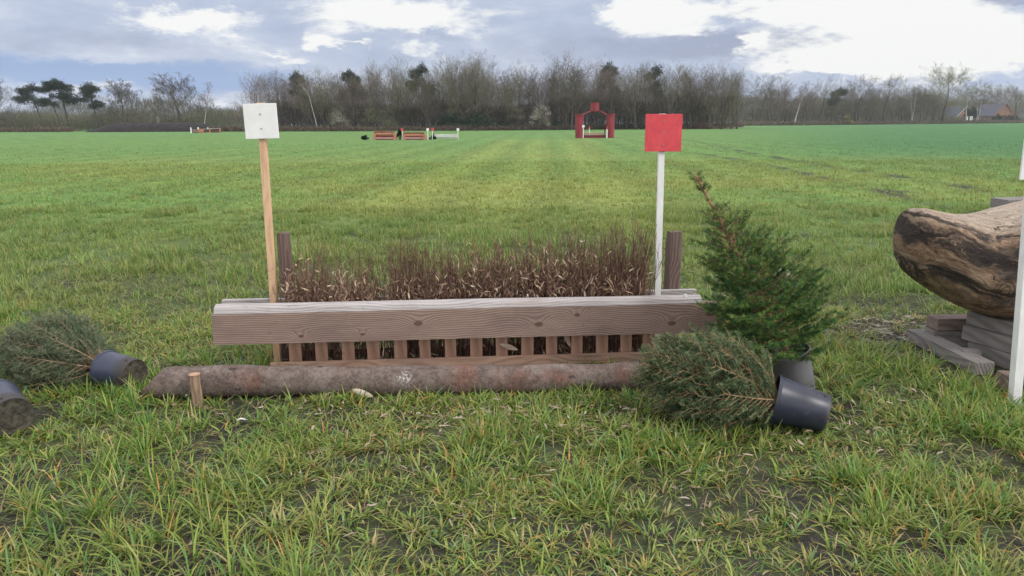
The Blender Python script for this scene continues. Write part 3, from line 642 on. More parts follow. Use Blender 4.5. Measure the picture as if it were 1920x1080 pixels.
# ------------------------------------------------------------------ potted spruces
def quads_from(B, D, L, W, r, taper=.25):
    S = np.cross(D, r.normal(size=D.shape)); S /= np.linalg.norm(S, axis=1)[:, None] + 1e-9
    E = B + D * L[:, None]; h = (W * .5)[:, None]
    V = np.stack([B - S * h, B + S * h, E + S * h * taper, E - S * h * taper], 1); n = len(B)
    return V.reshape(-1, 3), np.arange(n * 4).reshape(n, 4)
def spruce(root, H, R0, z0, seed, bend=(0, 0), cols_=((.028, .06, .022), (.055, .10, .035), (.10, .14, .05)), stemcol=None, nbr=95, sweep=1.15, profile=None, nl=.014, nw=.0019, dens=300, lift=.25, stem_m=None, flat=None, subn=1.0):
    r = np.random.default_rng(seed); segs = []; stems = MB()
    def tr(s): return np.array([bend[0] * s ** 1.1, bend[1] * s ** 1.1, z0 + H * s])
    tp_ = [tr(i / 14) for i in range(15)]; stems.tube(tp_, [.014 * (1 - i / 16) + .005 for i in range(15)], 7)
    ga = 0.0
    for k in range(nbr):
        s = (k + r.random()) / nbr; s = s ** .9
        if s > .80 and bend[0] != 0 and r.random() < .55: continue
        L = (profile(s) if profile else R0 * (1 - s) ** .8 + .03) * r.uniform(.72, 1.12); ga += 2.4 + r.normal(0, .3)
        p = tr(s); an = sweep * (1 - .35 * s) + r.normal(0, .1); out = np.array([math.cos(ga), math.sin(ga), 0.0]); up_ = np.array([0, 0, 1.0])
        d = out * math.sin(an) + up_ * math.cos(an); side = np.array([-math.sin(ga), math.cos(ga), 0]); ns = max(3, int(L / .035)); pts = [p]
        for i in range(ns):
            d = d + up_ * lift * (1.0 / ns) + r.normal(0, .03, 3); d /= np.linalg.norm(d); q = pts[-1] + d * (L / ns); pts.append(q)
            segs.append((pts[-2], q, .8 if i > ns * .25 else .25))
            if i >= 1:
                for sg in (-1, 1):
                    if r.random() > .85 * subn: continue
                    l2 = L * .42 * (1 - .75 * i / ns) * r.uniform(.6, 1.15) + .012; dd = d * .75 + side * sg * .72 + up_ * r.normal(.08, .12); dd /= np.linalg.norm(dd)
                    m_ = q + dd * l2 * .5; e_ = m_ + (dd * .9 + d * .2) / 1.02 * l2 * .5; segs.append((q, m_, .7)); segs.append((m_, e_, 1.0))
                    stems.tube([q, m_, e_], [.0016, .0012, .0007], 3, False)
                    if l2 > .06:
                        for s3 in (-1, 1):
                            d3 = dd * .8 + np.cross(up_, dd) * s3 * .6; d3 /= np.linalg.norm(d3); segs.append((m_, m_ + d3 * l2 * .42, 1.0))
        stems.tube(pts, [.0042 * (1 - i / (len(pts) + 1)) + .0008 for i in range(len(pts))], 4, False)
    P0 = np.array([s_[0] for s_ in segs]); P1 = np.array([s_[1] for s_ in segs]); dn = np.array([s_[2] for s_ in segs]); ln_ = np.linalg.norm(P1 - P0, axis=1)
    cnt = np.maximum(1, (ln_ * dens * dn).astype(int)); idx = np.repeat(np.arange(len(segs)), cnt); n = len(idx); f = r.random(n)[:, None]
    B = P0[idx] * (1 - f) + P1[idx] * f; ax = (P1 - P0)[idx] / ln_[idx][:, None]; rad = np.cross(ax, r.normal(size=(n, 3))); rad /= np.linalg.norm(rad, axis=1)[:, None]
    D = ax * .62 + rad * .78; D /= np.linalg.norm(D, axis=1)[:, None]
    V, Q = quads_from(B, D, nl * r.uniform(.75, 1.2, n), nw * np.ones(n), r)
    ca = np.array(cols_); sc = r.random(len(segs))[idx]; cc_ = np.where((sc < .4)[:, None], ca[0], np.where((sc < .8)[:, None], ca[1], ca[2])) * r.uniform(.75, 1.25, n)[:, None]
    stems.build('branches', stem_m or M['sprucebark'], root)
    link('needles', mesh_np('needles', V, Q, np.repeat(cc_, 4, axis=0)), M['needle'], root); print('needles', n)
def pot_mat(name, c, dirt, lo, hi, rough=.38):
    mt, t, b = new_mat(name, rough, .45); oc = t.new('ShaderNodeTexCoord').outputs['Object']; n = t.noise(oc, 9, 5, .65); n2 = t.noise(oc, 40, 4, .7)
    s = t.new('ShaderNodeSeparateXYZ'); t.l.new(oc, s.inputs[0])
    edge = t.math('SUBTRACT', 1.0, t.smooth(t.math('ADD', s.outputs[2], t.math('MULTIPLY', n, .1)), lo, hi))
    f = t.math('MAXIMUM', t.math('MULTIPLY', edge, .85), t.math('MULTIPLY', t.smooth(n2, .55, .75), .4))
    t.l.new(t.mix(f, c, dirt), b.inputs['Base Color']); t.l.new(t.math('ADD', rough, t.math('MULTIPLY', f, .4)), b.inputs['Roughness']); return mt
M['bluepot'] = pot_mat('blue_black_pot', (.024, .028, .048), (.12, .10, .085), .03, .075)
M['dirtypot'] = pot_mat('muddy_blue_pot', (.034, .040, .075), (.045, .04, .034), .09, .15)
M['greypot'] = pot_mat('grey_pot', (.135, .135, .15), (.19, .175, .15), -.1, .1, .6)
M['soil'] = simple('potting_soil', (.05, .035, .025), .95, .4, 40, bump=.6)
M['soiledbase'] = simple('soiled_pot_base', (.17, .15, .13), .9, .5, 28, c2=(.30, .27, .24), bump=.4)
M['mossbase'] = simple('dark_pot_base', (.035, .032, .028), .9, .5, 35, c2=(.10, .09, .07), bump=.6)
def potted(base, axis, label, pm, bm_, r0=.095, r1=.125, h=.25, name='potted_spruce'):
    root = empty(name, base); root.rotation_mode = 'QUATERNION'; za = Vector(axis).normalized(); ya = za.cross(Vector((1, .05, .02)) if abs(za.x) < .7 else Vector((0, 0, -1))).normalized(); xa = ya.cross(za)
    root.rotation_quaternion = Matrix((xa, ya, za)).transposed().to_quaternion(); tag(root, label, 'potted spruce')
    MB().lathe([(r0 * .97, .001), (r0, .004), (r0 + (r1 - r0) * .5, h * .5), (r1, h - .02), (r1 + .001, h - .018), (r1 + .006, h - .016), (r1 + .007, h), (r1 - .001, h), (r1 - .003, h - .03), (r0 + (r1 - r0) * .5, h * .5)], 48).build('pot', pm, root, True)
    mb = MB(); mb.lathe([(.0005, .004), (r0 * .3, .004), (r0 * .32, .000), (r0 * .6, .000), (r0 * .63, .005), (r0 * .9, .005), (r0 * .97, .0)], 40).build('pot_base', bm_, root, True)
    for k in range(5):
        an = k * 1.2566 + .35; rr_ = r0 + .0035; MB().tube([(rr_ * math.cos(an) - .003 * math.cos(an), rr_ * math.sin(an) - .003 * math.sin(an), .035), ((rr_ + .0012) * math.cos(an), (rr_ + .0012) * math.sin(an), .035)], .008, 8).build('drain_hole', M['soil'], root)
    MB().lathe([(.0005, h - .035), (r1 * .5, h - .03), (r1 - .006, h - .04)], 24).build('soil', M['soil'], root)
    return root
# lying right one
b0 = gp(1549, 775, .102); ax1 = gp(1468, 757, .132) - b0 + Vector((0, 0, .012)); print('pot1', b0, ax1, ax1.length)
ps = potted(b0, ax1, 'fallen potted spruce with blue black pot, lying at the right end of the ground log', M['bluepot'], M['soiledbase'], .098, .128, .27)
spruce(ps, .62, .3, .22, 21, bend=(0, 0), cols_=((.050, .10, .048), (.115, .175, .082), (.23, .265, .14)), nbr=200, sweep=1.05, lift=.75, profile=lambda s: .05 + .44 * (1 - s * .8) ** .8, dens=800, nl=.014, nw=.0022, stem_m=simple('orange_stem', (.42, .25, .15), .8, .3, 30))
# standing leaning one
ax2 = Vector((-.33, .02, 1)).normalized()
ps2 = potted(gp(1497, 732, 0), ax2, 'leaning green spruce with bare top shoot, standing in a grey pot behind the fallen one', M['greypot'], M['soiledbase'], .10, .125, .26)
spruce(ps2, 1.22, .4, .22, 33, bend=(-.24, 0.0), cols_=((.036, .105, .036), (.095, .19, .048), (.21, .31, .075)), nbr=165, sweep=1.45, lift=.50, profile=lambda s: (.50 * min(1, .80 + s * 1.2) * max(0, 1 - s * 1.18) ** .80 if s < .62 else .21 * (.86 - s) / .24 * (.35 + .9 * (s * 37 % 1)) if s < .80 else .03) + .01, dens=900, nl=.016, nw=.0023)
# lying left one, pointing left and away
b0 = gp(254, 703, .092); ax3 = Vector((-.92, .36, .03)); print('pot3', b0, ax3, ax3.length)
ps3 = potted(b0, ax3, 'fallen potted spruce left of the ground log, muddy blue pot base facing the camera', M['dirtypot'], M['mossbase'], .098, .115, .24)
spruce(ps3, .78, .3, .20, 44, cols_=((.08, .12, .07), (.13, .17, .10), (.22, .245, .155)), nbr=190, sweep=1.0, lift=.75, profile=lambda s: .05 + .47 * (1 - s * .8) ** .8, dens=700, nl=.018, nw=.0022, stem_m=simple('brown_stem', (.33, .21, .14), .8, .3, 30))
ps4 = potted(gp(24, 782, .10), (-.80, .62, .07), 'fallen potted spruce cut off by the left edge, mostly its muddy pot in view', M['dirtypot'], M['mossbase'], .105, .13, .26)
spruce(ps4, .6, .3, .24, 52, cols_=((.035, .07, .036), (.060, .10, .05), (.10, .14, .06)), nbr=80, sweep=.7, lift=.12, profile=lambda s: .05 + .42 * (1 - s) ** .8 * min(1, .55 + s * 2), dens=500, nl=.016)
# a pale stone behind the spruce
def rock(name, loc, s, mat, seed, label, cat='stone'):
    bm = bmesh.new(); bmesh.ops.create_icosphere(bm, subdivisions=3, radius=1); random.seed(seed)
    for v in bm.verts:
        k = 1 + .35 * (fbm(v.co.x + 3, v.co.y + v.co.z * 1.7, 1.3, seed, 3) - .5); v.co = Vector((v.co.x * s[0] * k, v.co.y * s[1] * k, v.co.z * s[2] * k))
    me = bpy.data.meshes.new(name); bm.to_mesh(me); bm.free(); o = link(name, me, mat, smooth=True); o.location = loc; tag(o, label, cat); return o
M['stone'] = simple('pale_stone', (.42, .38, .33), .9, .25, 12, bump=.4)
rock('stone', (2.78, 7.6, .06), (.10, .08, .07), M['stone'], 4, 'pale stone in the grass just right of the leaning spruce')

# ------------------------------------------------------------------ carved log on its timber stack (right)
prof_top = [(2.572, .96), (2.60, 1.00), (2.63, 1.022), (2.68, 1.035), (2.75, 1.03), (2.85, 1.005), (2.95, .99), (3.06, .99), (3.15, 1.01), (3.28, 1.045), (3.42, 1.085), (3.7, 1.13), (4.1, 1.12), (4.6, 1.13), (5.0, 1.10), (5.2, 1.0), (5.26, .85)]
prof_bot = [(2.572, .74), (2.60, .685), (2.63, .64), (2.67, .59), (2.75, .53), (2.85, .465), (2.95, .405), (3.06, .355), (3.15, .325), (3.28, .298), (3.42, .285), (3.7, .27), (4.1, .27), (4.6, .30), (5.0, .42), (5.2, .6), (5.26, .84)]
def itp(tb, x): return np.interp(x, [p[0] for p in tb], [p[1] for p in tb])
us = np.concatenate([2.572 + .05 * np.linspace(0, 1, 14) ** 2, np.linspace(2.63, 5.20, 170), [5.22, 5.24, 5.26]]); NS = 120; V = []; G = []
for q, u in enumerate(us):
    zt, zb = itp(prof_top, u), itp(prof_bot, u); f_ = math.sqrt(max(.0, 1 - ((2.93 - u) / .385) ** 2)) if u < 2.93 else 1.0
    f_ = max(0.0, 1 - max(0.0, (2.93 - u) / .358) ** 2.2) ** .5 if u < 2.93 else 1.0; f_ = max(f_, .001); tz = min(1.0, max(0, u - 2.572) / .05) ** .5; hd = .34 * f_ * (1 if u < 4.9 else math.sqrt(max(0.02, 1 - ((u - 4.9) / .37) ** 2))); zc = (zt + zb) / 2; hh = max((zt - zb) / 2 * tz, .001)
    for k in range(NS):
        a = 2 * math.pi * k / NS; cs, sn = math.cos(a), math.sin(a); pw_ = 2.35; r_ = 1 / ((abs(cs) ** pw_ + abs(sn) ** pw_) ** (1 / pw_))
        nzv = 1 + .05 * (float(fbm(u * .8, 3 + sn * 3.5 + (2 if cs > 0 else 0), 1.6, 12, 4)) - .5) * 2 + .035 * (float(fbm(u * .9, 9 + sn * 6, 5, 19, 3)) - .5)
        V.append((u, 4.98 + hd * cs * r_ * nzv, zc + hh * sn * r_ * (1 + (nzv - 1) * .5))); fr = .5 + (zc - V[-1][2]) / .75
        G.append((u - 2.55, fr, hd * cs * r_ * 1.0))
Q = [(i * NS + k, i * NS + (k + 1) % NS, (i + 1) * NS + (k + 1) % NS, (i + 1) * NS + k) for i in range(len(us) - 1) for k in range(NS)]
mt, t, b = new_mat('burnt_carved_wood', .7, .25)
g = t.new('ShaderNodeAttribute', attribute_name='gr').outputs['Vector']
wn = t.noise(t.mapping(g, scale=(1.8, 2.6, 2)), 1.6, 4, .6, out='Color'); wv = t.new('ShaderNodeVectorMath', operation='MULTIPLY_ADD'); t.l.new(wn, wv.inputs[0]); wv.inputs[1].default_value = (.25, .42, .15); t.l.new(g, wv.inputs[2]); gw = wv.outputs[0]
na = t.noise(t.mapping(gw, scale=(1.6, 15, 6)), 1, 8, .72, .9); nb_ = t.noise(t.mapping(gw, scale=(2.0, 7, 3), loc=(3, 1, 7)), 1.3, 8, .72, .7); nc = t.noise(t.mapping(gw, scale=(5, 90, 30)), 1, 3, .6)
c = t.ramp(na, [(.32, (.06, .035, .023)), (.42, (.19, .115, .075)), (.52, (.33, .225, .15)), (.68, (.50, .39, .28))])
nf2 = t.noise(t.mapping(gw, scale=(5, 42, 16), loc=(2, 2, 2)), 1, 6, .7, .5); c = t.mix(t.math('MULTIPLY', t.smooth(nf2, .50, .62), .55), c, (.12, .065, .04)); c = t.mix(t.math('MULTIPLY', t.math('SUBTRACT', 1.0, t.smooth(nf2, .34, .44)), .5), c, (.55, .45, .34))
sg = t.new('ShaderNodeSeparateXYZ'); t.l.new(gw, sg.inputs[0])
def band(cv, wd, soft): return t.math('SUBTRACT', 1.0, t.smooth(t.math('ABSOLUTE', t.math('SUBTRACT', sg.outputs[1], cv)), wd, wd + soft))
# top is bleached, two charred bands run along the side
c = t.mix(t.math('MULTIPLY', t.math('SUBTRACT', 1.0, t.smooth(sg.outputs[1], .30, .55)), .62), c, (.52, .44, .37))
blk = t.math('MAXIMUM', t.math('MULTIPLY', band(.62, .05, .07), .92), t.math('MULTIPLY', band(.95, .03, .06), .9))
blk = t.math('MAXIMUM', blk, t.math('MULTIPLY', band(.46, .008, .03), .9))
blk = t.math('MAXIMUM', blk, t.math('MULTIPLY', t.smooth(sg.outputs[1], 1.18, 1.28), .8))
kd = t.new('ShaderNodeVectorMath', operation='DISTANCE'); t.l.new(t.mapping(g, scale=(1, .62, 0)), kd.inputs[0]); kd.inputs[1].default_value = (.56, .62 * .66, 0)
ring_ = t.math('SINE', t.math('ADD', t.math('MULTIPLY', kd.outputs['Value'], 260), t.math('MULTIPLY', na, 14))); km_ = t.math('SUBTRACT', 1.0, t.smooth(kd.outputs['Value'], .05, .11))
c = t.mix(t.math('MULTIPLY', km_, t.math('ADD', t.math('MULTIPLY', ring_, .4), .5)), c, (.09, .06, .045))
c = t.mix(t.math('MULTIPLY', blk, t.smooth(t.math('ADD', nb_, t.math('MULTIPLY', nc, .25)), .50, .60)), c, (.026, .022, .024))
c = t.mix(t.math('MULTIPLY', t.smooth(nb_, .60, .68), .8), c, (.045, .030, .024))
c = t.mix(t.math('MULTIPLY', t.smooth(nc, .60, .68), .6), c, (.06, .032, .02))
tipm = t.math('SUBTRACT', 1.0, t.smooth(sg.outputs[0], .0, .20)); tn = t.noise(t.new('ShaderNodeTexCoord').outputs['Object'], 9, 7, .7); c = t.mix(t.math('MULTIPLY', t.smooth(t.math('ADD', tipm, t.math('MULTIPLY', t.math('SUBTRACT', tn, .5), .9)),   .5, 1.05), .8), c, t.ramp(tn, [(.35, (.05, .042, .038)), (.5, (.13, .11, .095)), (.68, (.26, .21, .17))]))
t.l.new(c, b.inputs['Base Color']); crk = t.noise(t.mapping(gw, scale=(2.2, 30, 12), loc=(8, 8, 8)), 1, 6, .7, .8); cm = t.math('MULTIPLY', t.smooth(crk, .60, .64), .9); c2x = t.mix(cm, c, (.018, .013, .011)); t.l.new(c2x, b.inputs['Base Color'])
t.l.new(t.bump(t.math('SUBTRACT', t.math('ADD', na, t.math('MULTIPLY', nf2, .9)), cm), 1.0, .03), b.inputs['Normal'])
o = link('carved_log', mesh_np('carved_log', V, Q, vec=G), mt, smooth=True); tag(o, 'huge carved tree trunk with charred streaks and blunt rounded end, resting on stacked beams', 'carved log')
def beam(name, p0, p1, w_, h_, mat, label, group=None, roll=0.0):
    p0, p1 = Vector(p0), Vector(p1); d = p1 - p0; o = MB().box((0, 0, 0), (d.length, w_, h_), bev=.005).build(name, mat, None); o.location = (p0 + p1) / 2
    o.rotation_mode = 'QUATERNION'; o.rotation_quaternion = d.to_track_quat('X', 'Z') @ Matrix.Rotation(roll, 3, 'X').to_quaternion(); tag(o, label, 'timber beam', group); return o
gB, bB = M['greybeam'], M['brownbeam']
beam('timber_beam', (2.99, 5.42, .05), (3.02, 4.62, .045), .13, .085, gB, 'loose grey beam lying alone on the grass left of the stack, under the carved log')
beam('timber_beam', (3.20, 5.05, .055), (3.42, 4.34, .055), .10, .105, gB, 'lowest long grey beam of the stack under the carved log')
beam('timber_beam', (3.18, 5.10, .1605), (3.42, 4.36, .1605), .10, .10, gB, 'second long grey beam of the stack, one above the lowest')
beam('timber_beam', (3.22, 5.13, .258), (3.46, 4.38, .258), .11, .09, gB, 'topmost long grey beam of the stack, touching the carved log')
beam('timber_beam', (3.04, 5.30, .17), (3.85, 5.34, .17), .14, .085, bB, 'short brown cross beam poking out left behind the grey stack')
beam('timber_beam', (3.02, 5.29, .063), (3.9, 5.33, .063), .12, .12, gB, 'grey cross beam on the ground beneath the short brown one')
beam('timber_beam', (3.02, 4.89, .052), (3.13, 4.86, .052), .10, .09, gB, 'small grey block sticking out from the foot of the stack')
beam('timber_beam', (2.99, 4.40, .045), (3.9, 4.34, .045), .12, .092, bB, 'brown cross beam end lying in front of the stack beside the white pole')
beam('timber_beam', (3.44, 4.98, .30), (4.6, 4.9, .30), .3, .08, gB, 'grey bearer beam hidden largely behind the white pole, under the carved log')
M['orange'] = simple('orange_wood', (.50, .19, .11), .8, .25, 12)
beam('timber_beam', (3.05, 4.27, .155), (3.6, 4.22, .155), .05, .13, M['orange'], 'orange brown board end showing right of the white pole foot')
beam('timber_beam', (3.86, 6.0, .955), (5.2, 6.1, .975), .2, .075, gB, 'flat grey timber top seen over the carved log at the right edge')
for sx_ in (3.95, 5.0): beam('timber_post', (sx_, 6.05, -.05), (sx_ + .01, 6.05, .915), .09, .09, gB, 'grey post under the flat timber top behind the carved log', 'posts under the flat timber top')
beam('timber_brace', (4.0, 5.86, .80), (4.12, 5.86, 1.07), .03, .05, M['whitepole'], 'white slanting stick leaning on the flat timber behind the carved log')

# ------------------------------------------------------------------ far jumps and gate
M['rust'] = simple('orange_brown_timber', (.42, .185, .115), .8, .22, 4)
M['dkrust'] = simple('dark_brown_timber', (.09, .045, .035), .85, .3, 4)
M['pale'] = simple('pale_grey_timber', (.50, .53, .50), .8, .2, 3)
M['pink'] = simple('faded_pink_board', (.42, .20, .21), .8, .15, 3)
mt, t, b = new_mat('red_steel', .55, .35); oc = t.new('ShaderNodeTexCoord').outputs['Object']; n = t.noise(t.mapping(oc, scale=(2, 2, .4)), 2.2, 5, .6)
t.l.new(t.ramp(n, [(.3, (.17, .020, .030)), (.6, (.25, .034, .045)), (.8, (.31, .07, .075))]), b.inputs['Base Color']); M['drum'] = mt
def flag(px, py_top, py_bot, Y, c, label, lean=0.0, w_=.25, pw=.06):
    p = at(px, py_bot, Y); h = at(px, py_top, Y).z; root = empty('flag_marker', (p.x, Y, 0)); tag(root, label, 'flag marker', None)
    MB().box((lean * .5, 0, h * .5), (pw, pw, h), rot=Matrix.Rotation(math.atan2(lean, h), 3, 'Y')).build('pole', M['whitepole'], root)
    MB().box((lean, -.04, h - w_ * .4), (w_, .03, w_), bev=.004).build('sign_board', M['white'] if c == 'w' else M['red'], root); return root
def bench_jump(px0, px1, py_top, Y, name, label, brush=True):
    x0, x1 = at(px0, 258, Y).x, at(px1, 258, Y).x; W = x1 - x0; H = at(px0, py_top, Y).z; root = empty(name, ((x0 + x1) / 2, Y, 0)); tag(root, label, 'jump fence')
    for s in (-1, 1):
        MB().box((s * (W / 2 - .14), .25, H * .46), (.26, .8, H * .92), bev=.01).build('end_box', M['rust'], root)
        MB().box((s * (W / 2 - .14), -.153, H * .05 + .02), (.28, .02, .08)).build('end_trim', M['pink'], root)
    MB().box((0, -.06, H * .86), (W - .54, .10, .18), bev=.01).build('top_board', M['rust'], root)
    MB().box((0, .12, H * .60), (W - .54, .06, H * .22)).build('middle_board', M['rust'], root)
    MB().box((0, .22, H * .40), (W - .54, .06, H * .8)).build('back_panel', M['dkrust'], root)
    MB().box((0, -.02, .16), (W - .54, .14, .20), bev=.01).build('base_board', M['pink'], root)
    if brush:
        r = np.random.default_rng(int(px0)); n = 1500; B = np.stack([r.uniform(-.46, .42, n) * W, r.uniform(.02, .16, n), H * .92 + r.uniform(-.1, .12, n)], -1)
        D = np.stack([r.normal(0, .25, n), r.normal(0, .2, n), np.ones(n)], -1); D /= np.linalg.norm(D, axis=1)[:, None]
        V, Q = quads_from(B, D, r.uniform(.06, .2, n), np.full(n, .02), r, .6); cc_ = np.array([[.36, .17, .11], [.14, .08, .06], [.42, .27, .2]])[r.integers(0, 3, n)]
        link('brush_top', mesh_np('brush_top', V, Q, np.repeat(cc_, 4, axis=0)), M['leaf'], root)
    return root
bench_jump(700, 743, 249, 77, 'bench_jump', 'distant orange brown jump with brush on top, left of the two alike')
bench_jump(755.5, 799, 251.5, 76.5, 'bench_jump', 'distant orange brown jump with brush on top, right of the two alike')
rt = empty('pole_jump', (at(836, 258, 77.5).x, 77.5, 0)); tag(rt, 'distant low pale grey wooden jump between a red and a white marker', 'jump fence')
MB().box((0, 0, .34), (2.30, .10, .30), bev=.02).build('front_board', M['pale'], rt); MB().box((0, .12, .12), (2.3, .18, .12), bev=.01).build('base_board', M['pale'], rt)
MB().box((0, .14, .47), (2.34, .30, .05), bev=.01).build('top_board', M['pale'], rt)
for s in (-1, 1): MB().box((s * 1.22, .06, .29), (.10, .2, .58), bev=.01).build('post', M['rust'] if s > 0 else M['dkrust'], rt)
flag(754.5, 241.5, 257, 76.9, 'r', 'tiny red topped marker between the two orange brown jumps'); flag(802.5, 241, 261, 76, 'w', 'tiny white marker right of the second orange brown jump')
flag(810.5, 241, 261, 76.6, 'r', 'tiny red topped marker at the left end of the pale low jump', .06); flag(859, 241, 261, 76.6, 'w', 'tiny white marker at the right end of the pale low jump')
def mini_spruce(px, Y, L, R_, lying, label, seed):
    p = at(px, 256, Y); r = np.random.default_rng(seed); root = empty('potted_spruce', (p.x, Y, 0)); tag(root, label, 'potted spruce'); n = 3500
    s = r.random(n) ** .7; a = r.random(n) * 6.283; q = R_ * (1 - s * .9) * np.sqrt(r.random(n)); B = np.stack([q * np.cos(a), q * np.sin(a), .2 + s * L], -1)
    D = np.stack([np.cos(a), np.sin(a), .5 + 0 * a], -1); D /= np.linalg.norm(D, axis=1)[:, None]; V, Q = quads_from(B, D, np.full(n, .10), np.full(n, .022), r, .4)
    cc_ = np.array([[.015, .04, .018], [.03, .06, .025]])[r.integers(0, 2, n)]
    f = link('needles', mesh_np('mini', V, Q, np.repeat(cc_, 4, axis=0)), M['needle'], root); pt = MB().lathe([(.001, 0), (.10, 0), (.13, .22), (.11, .22), (.001, .2)], 14).build('pot', M['bluepot'], root)
    if lying: root.rotation_euler = (0, math.radians(lying), .3); root.location.z = R_ * .6
mini_spruce(692, 77, .55, .28, -86, 'tiny dark fallen spruce left of the left orange brown jump', 1); mini_spruce(750, 77.6, .75, .42, 0, 'small dark upright spruce between the two orange brown jumps', 2)
mini_spruce(804, 77, .5, .2, 86, 'tiny dark fallen spruce between the markers right of the second orange brown jump', 3)
# red gate
Yg = 80.5; gx = at(1115.5, 250, Yg).x; gate = empty('gate_jump', (gx, Yg, 0)); tag(gate, 'tall red arch of steel pipes with a peaked top over a low red jump', 'arch jump')
s_ = Yg / 1445
def gpx(x, y): p = at(x, y, Yg); return p.x - gx, p.z
for (xa, xb, yt) in ((1078.5, 1094.5, 214), (1136.8, 1152.5, 213)):
    xa_, _ = gpx(xa, 250); xb_, zt = gpx(xb, yt); r_ = (xb_ - xa_) / 2; MB().lathe([(r_, 0), (r_, zt - .12)], 28).build('pillar', M['drum'], gate, True, loc=((xa_ + xb_) / 2, 0, 0))
    MB().lathe([(.01, zt - .02), (r_ + .07, zt - .02), (r_ + .07, zt - .12), (r_ - .02, zt - .121)], 28).build('pillar_cap', M['drum'], gate, True, loc=((xa_ + xb_) / 2, 0, 0))
xa_, zb = gpx(1107.3, 208.5); xb_, zt = gpx(1123.3, 192.5); MB().lathe([(.01, zb), ((xb_ - xa_) / 2, zb), ((xb_ - xa_) / 2, zt), ((xb_ - xa_) / 2 - .04, zt), ((xb_ - xa_) / 2 - .04, zt - .2), (.01, zt - .2)], 28).build('top_drum', M['drum'], gate, True, loc=((xa_ + xb_) / 2, 0, 0))
for (p0, p1) in (((1092, 215.5), (1109, 207)), ((1138.5, 215), (1121.5, 206.5))):
    a0, a1 = gpx(*p0), gpx(*p1); d = Vector((a1[0] - a0[0], 0, a1[1] - a0[1])); MB().box(((a0[0] + a1[0]) / 2, 0, (a0[1] + a1[1]) / 2), (d.length, .5, .12), rot=Matrix.Rotation(-math.atan2(d.z, d.x), 3, 'Y'), bev=.01).build('roof_beam', M['drum'], gate)
xa_, _ = gpx(1095, 250); xb_, _ = gpx(1136.5, 250); cx = (xa_ + xb_) / 2
MB().box((cx, .1, .41), (xb_ - xa_, .12, .16), bev=.01).build('top_board', M['pink'], gate); MB().box((cx, .25, .14), (xb_ - xa_, .1, .28)).build('lower_board', M['drum'], gate)
MB().box((cx, .55, .36), (xb_ - xa_, .7, .05)).build('deck', M['pink'], gate); MB().box((xb_ - .10, .3, .55), (.10, .10, 1.1)).build('post', M['dkrust'], gate)
flag(1093.5, 235, 257, 79.8, 'w', 'tiny white marker at the left red pillar', 0, .24, .07); flag(1106.5, 238, 257, 83, 'r', 'tiny leaning red topped marker under the red arch', -.12, .2, .08); flag(1138, 239, 257, 79.8, 'r', 'tiny pink red marker before the right red pillar', 0, .2, .11)
# far left obstacle group
Yl = 146; fx0 = at(358, 247, Yl).x
def lx(px): return at(px, 247, Yl).x
rt = empty('log_jump', (lx(370), Yl, 0)); tag(rt, 'far left jump of grey brown timber with a sloping end, beside its white post', 'jump fence')
MB().prism([(-1.0, 0), (1.0, 0), (1.0, .35), (.2, .55), (-1.0, .7)], 0, .6).build('ramp', M['brownbeam'], rt); MB().box((0, -.06, .06), (2.2, .1, .1)).build('base_board', M['dkrust'], rt)
rt = empty('box_jump', (lx(384.5), Yl, 0)); tag(rt, 'far left jump of three orange and dark brown panels, middle of its row', 'jump fence')
MB().box((-.7, 0, .4), (.9, .5, .7), bev=.01).build('side_panel', M['rust'], rt); MB().box((.6, .05, .38), (1.7, .4, .6), bev=.01).build('front_panel', M['dkrust'], rt); MB().box((.6, 0, .72), (1.8, .5, .05)).build('top_board', M['pale'], rt); MB().box((-.18, -.3, .38), (.14, .06, .76)).build('post', M['pink'], rt)
rt = empty('box_jump', (lx(404), Yl, 0)); tag(rt, 'far left jump with a dark panel between pink end posts, rightmost of its row', 'jump fence')
MB().box((.0, .05, .42), (1.9, .5, .7), bev=.01).build('front_panel', M['dkrust'], rt); MB().box((0, 0, .80), (2.1, .5, .05)).build('top_board', M['pale'], rt)
for s in (-.95, .95): MB().box((s, -.26, .40), (.22, .08, .8)).build('end_post', M['rust'], rt)
flag(358.5, 239, 249, Yl - 3, 'w', 'far tiny white post left of the far left jumps', 0, .18, .16); flag(372.5, 239, 249, Yl + 2, 'w', 'far tiny white marker behind the sloping timber jump', 0, .3, .2); flag(390.5, 239, 249, Yl + 3, 'w', 'far tiny white marker behind the panel jump', 0, .2, .14)
# markers have no shared look: keep one group
for o in list(col.objects):
    if o.name.startswith('flag_marker'): o['group'] = 'small flag markers at the far jumps'

# ------------------------------------------------------------------ trees
def bark(name, c, c2, sc=1.2): return simple(name, c, .9, .3, sc, c2=c2)
M['trunk'] = bark('tree_bark', (.06, .05, .043), (.12, .10, .085)); M['birchbark'] = simple('birch_bark', (.42, .41, .39), .8, .3, 3, c2=(.60, .59, .56)); M['pinebark'] = bark('pine_bark', (.055, .042, .036), (.10, .075, .058))
M['tw_grey'] = simple('twigs_grey', (.120, .100, .085), .9, .25, .8, c2=(.205, .175, .148)); M['tw_olive'] = simple('twigs_olive', (.115, .105, .066), .9, .25, .8, c2=(.195, .18, .115))
M['tw_red'] = simple('twigs_reddish', (.14, .108, .098), .9, .25, .8, c2=(.22, .175, .155)); M['tw_green'] = simple('twigs_green', (.14, .155, .085), .9, .25, .8, c2=(.23, .25, .15)); M['tw_dark'] = simple('twigs_dark', (.06, .052, .045), .9, .25, .8, c2=(.11, .095, .08))
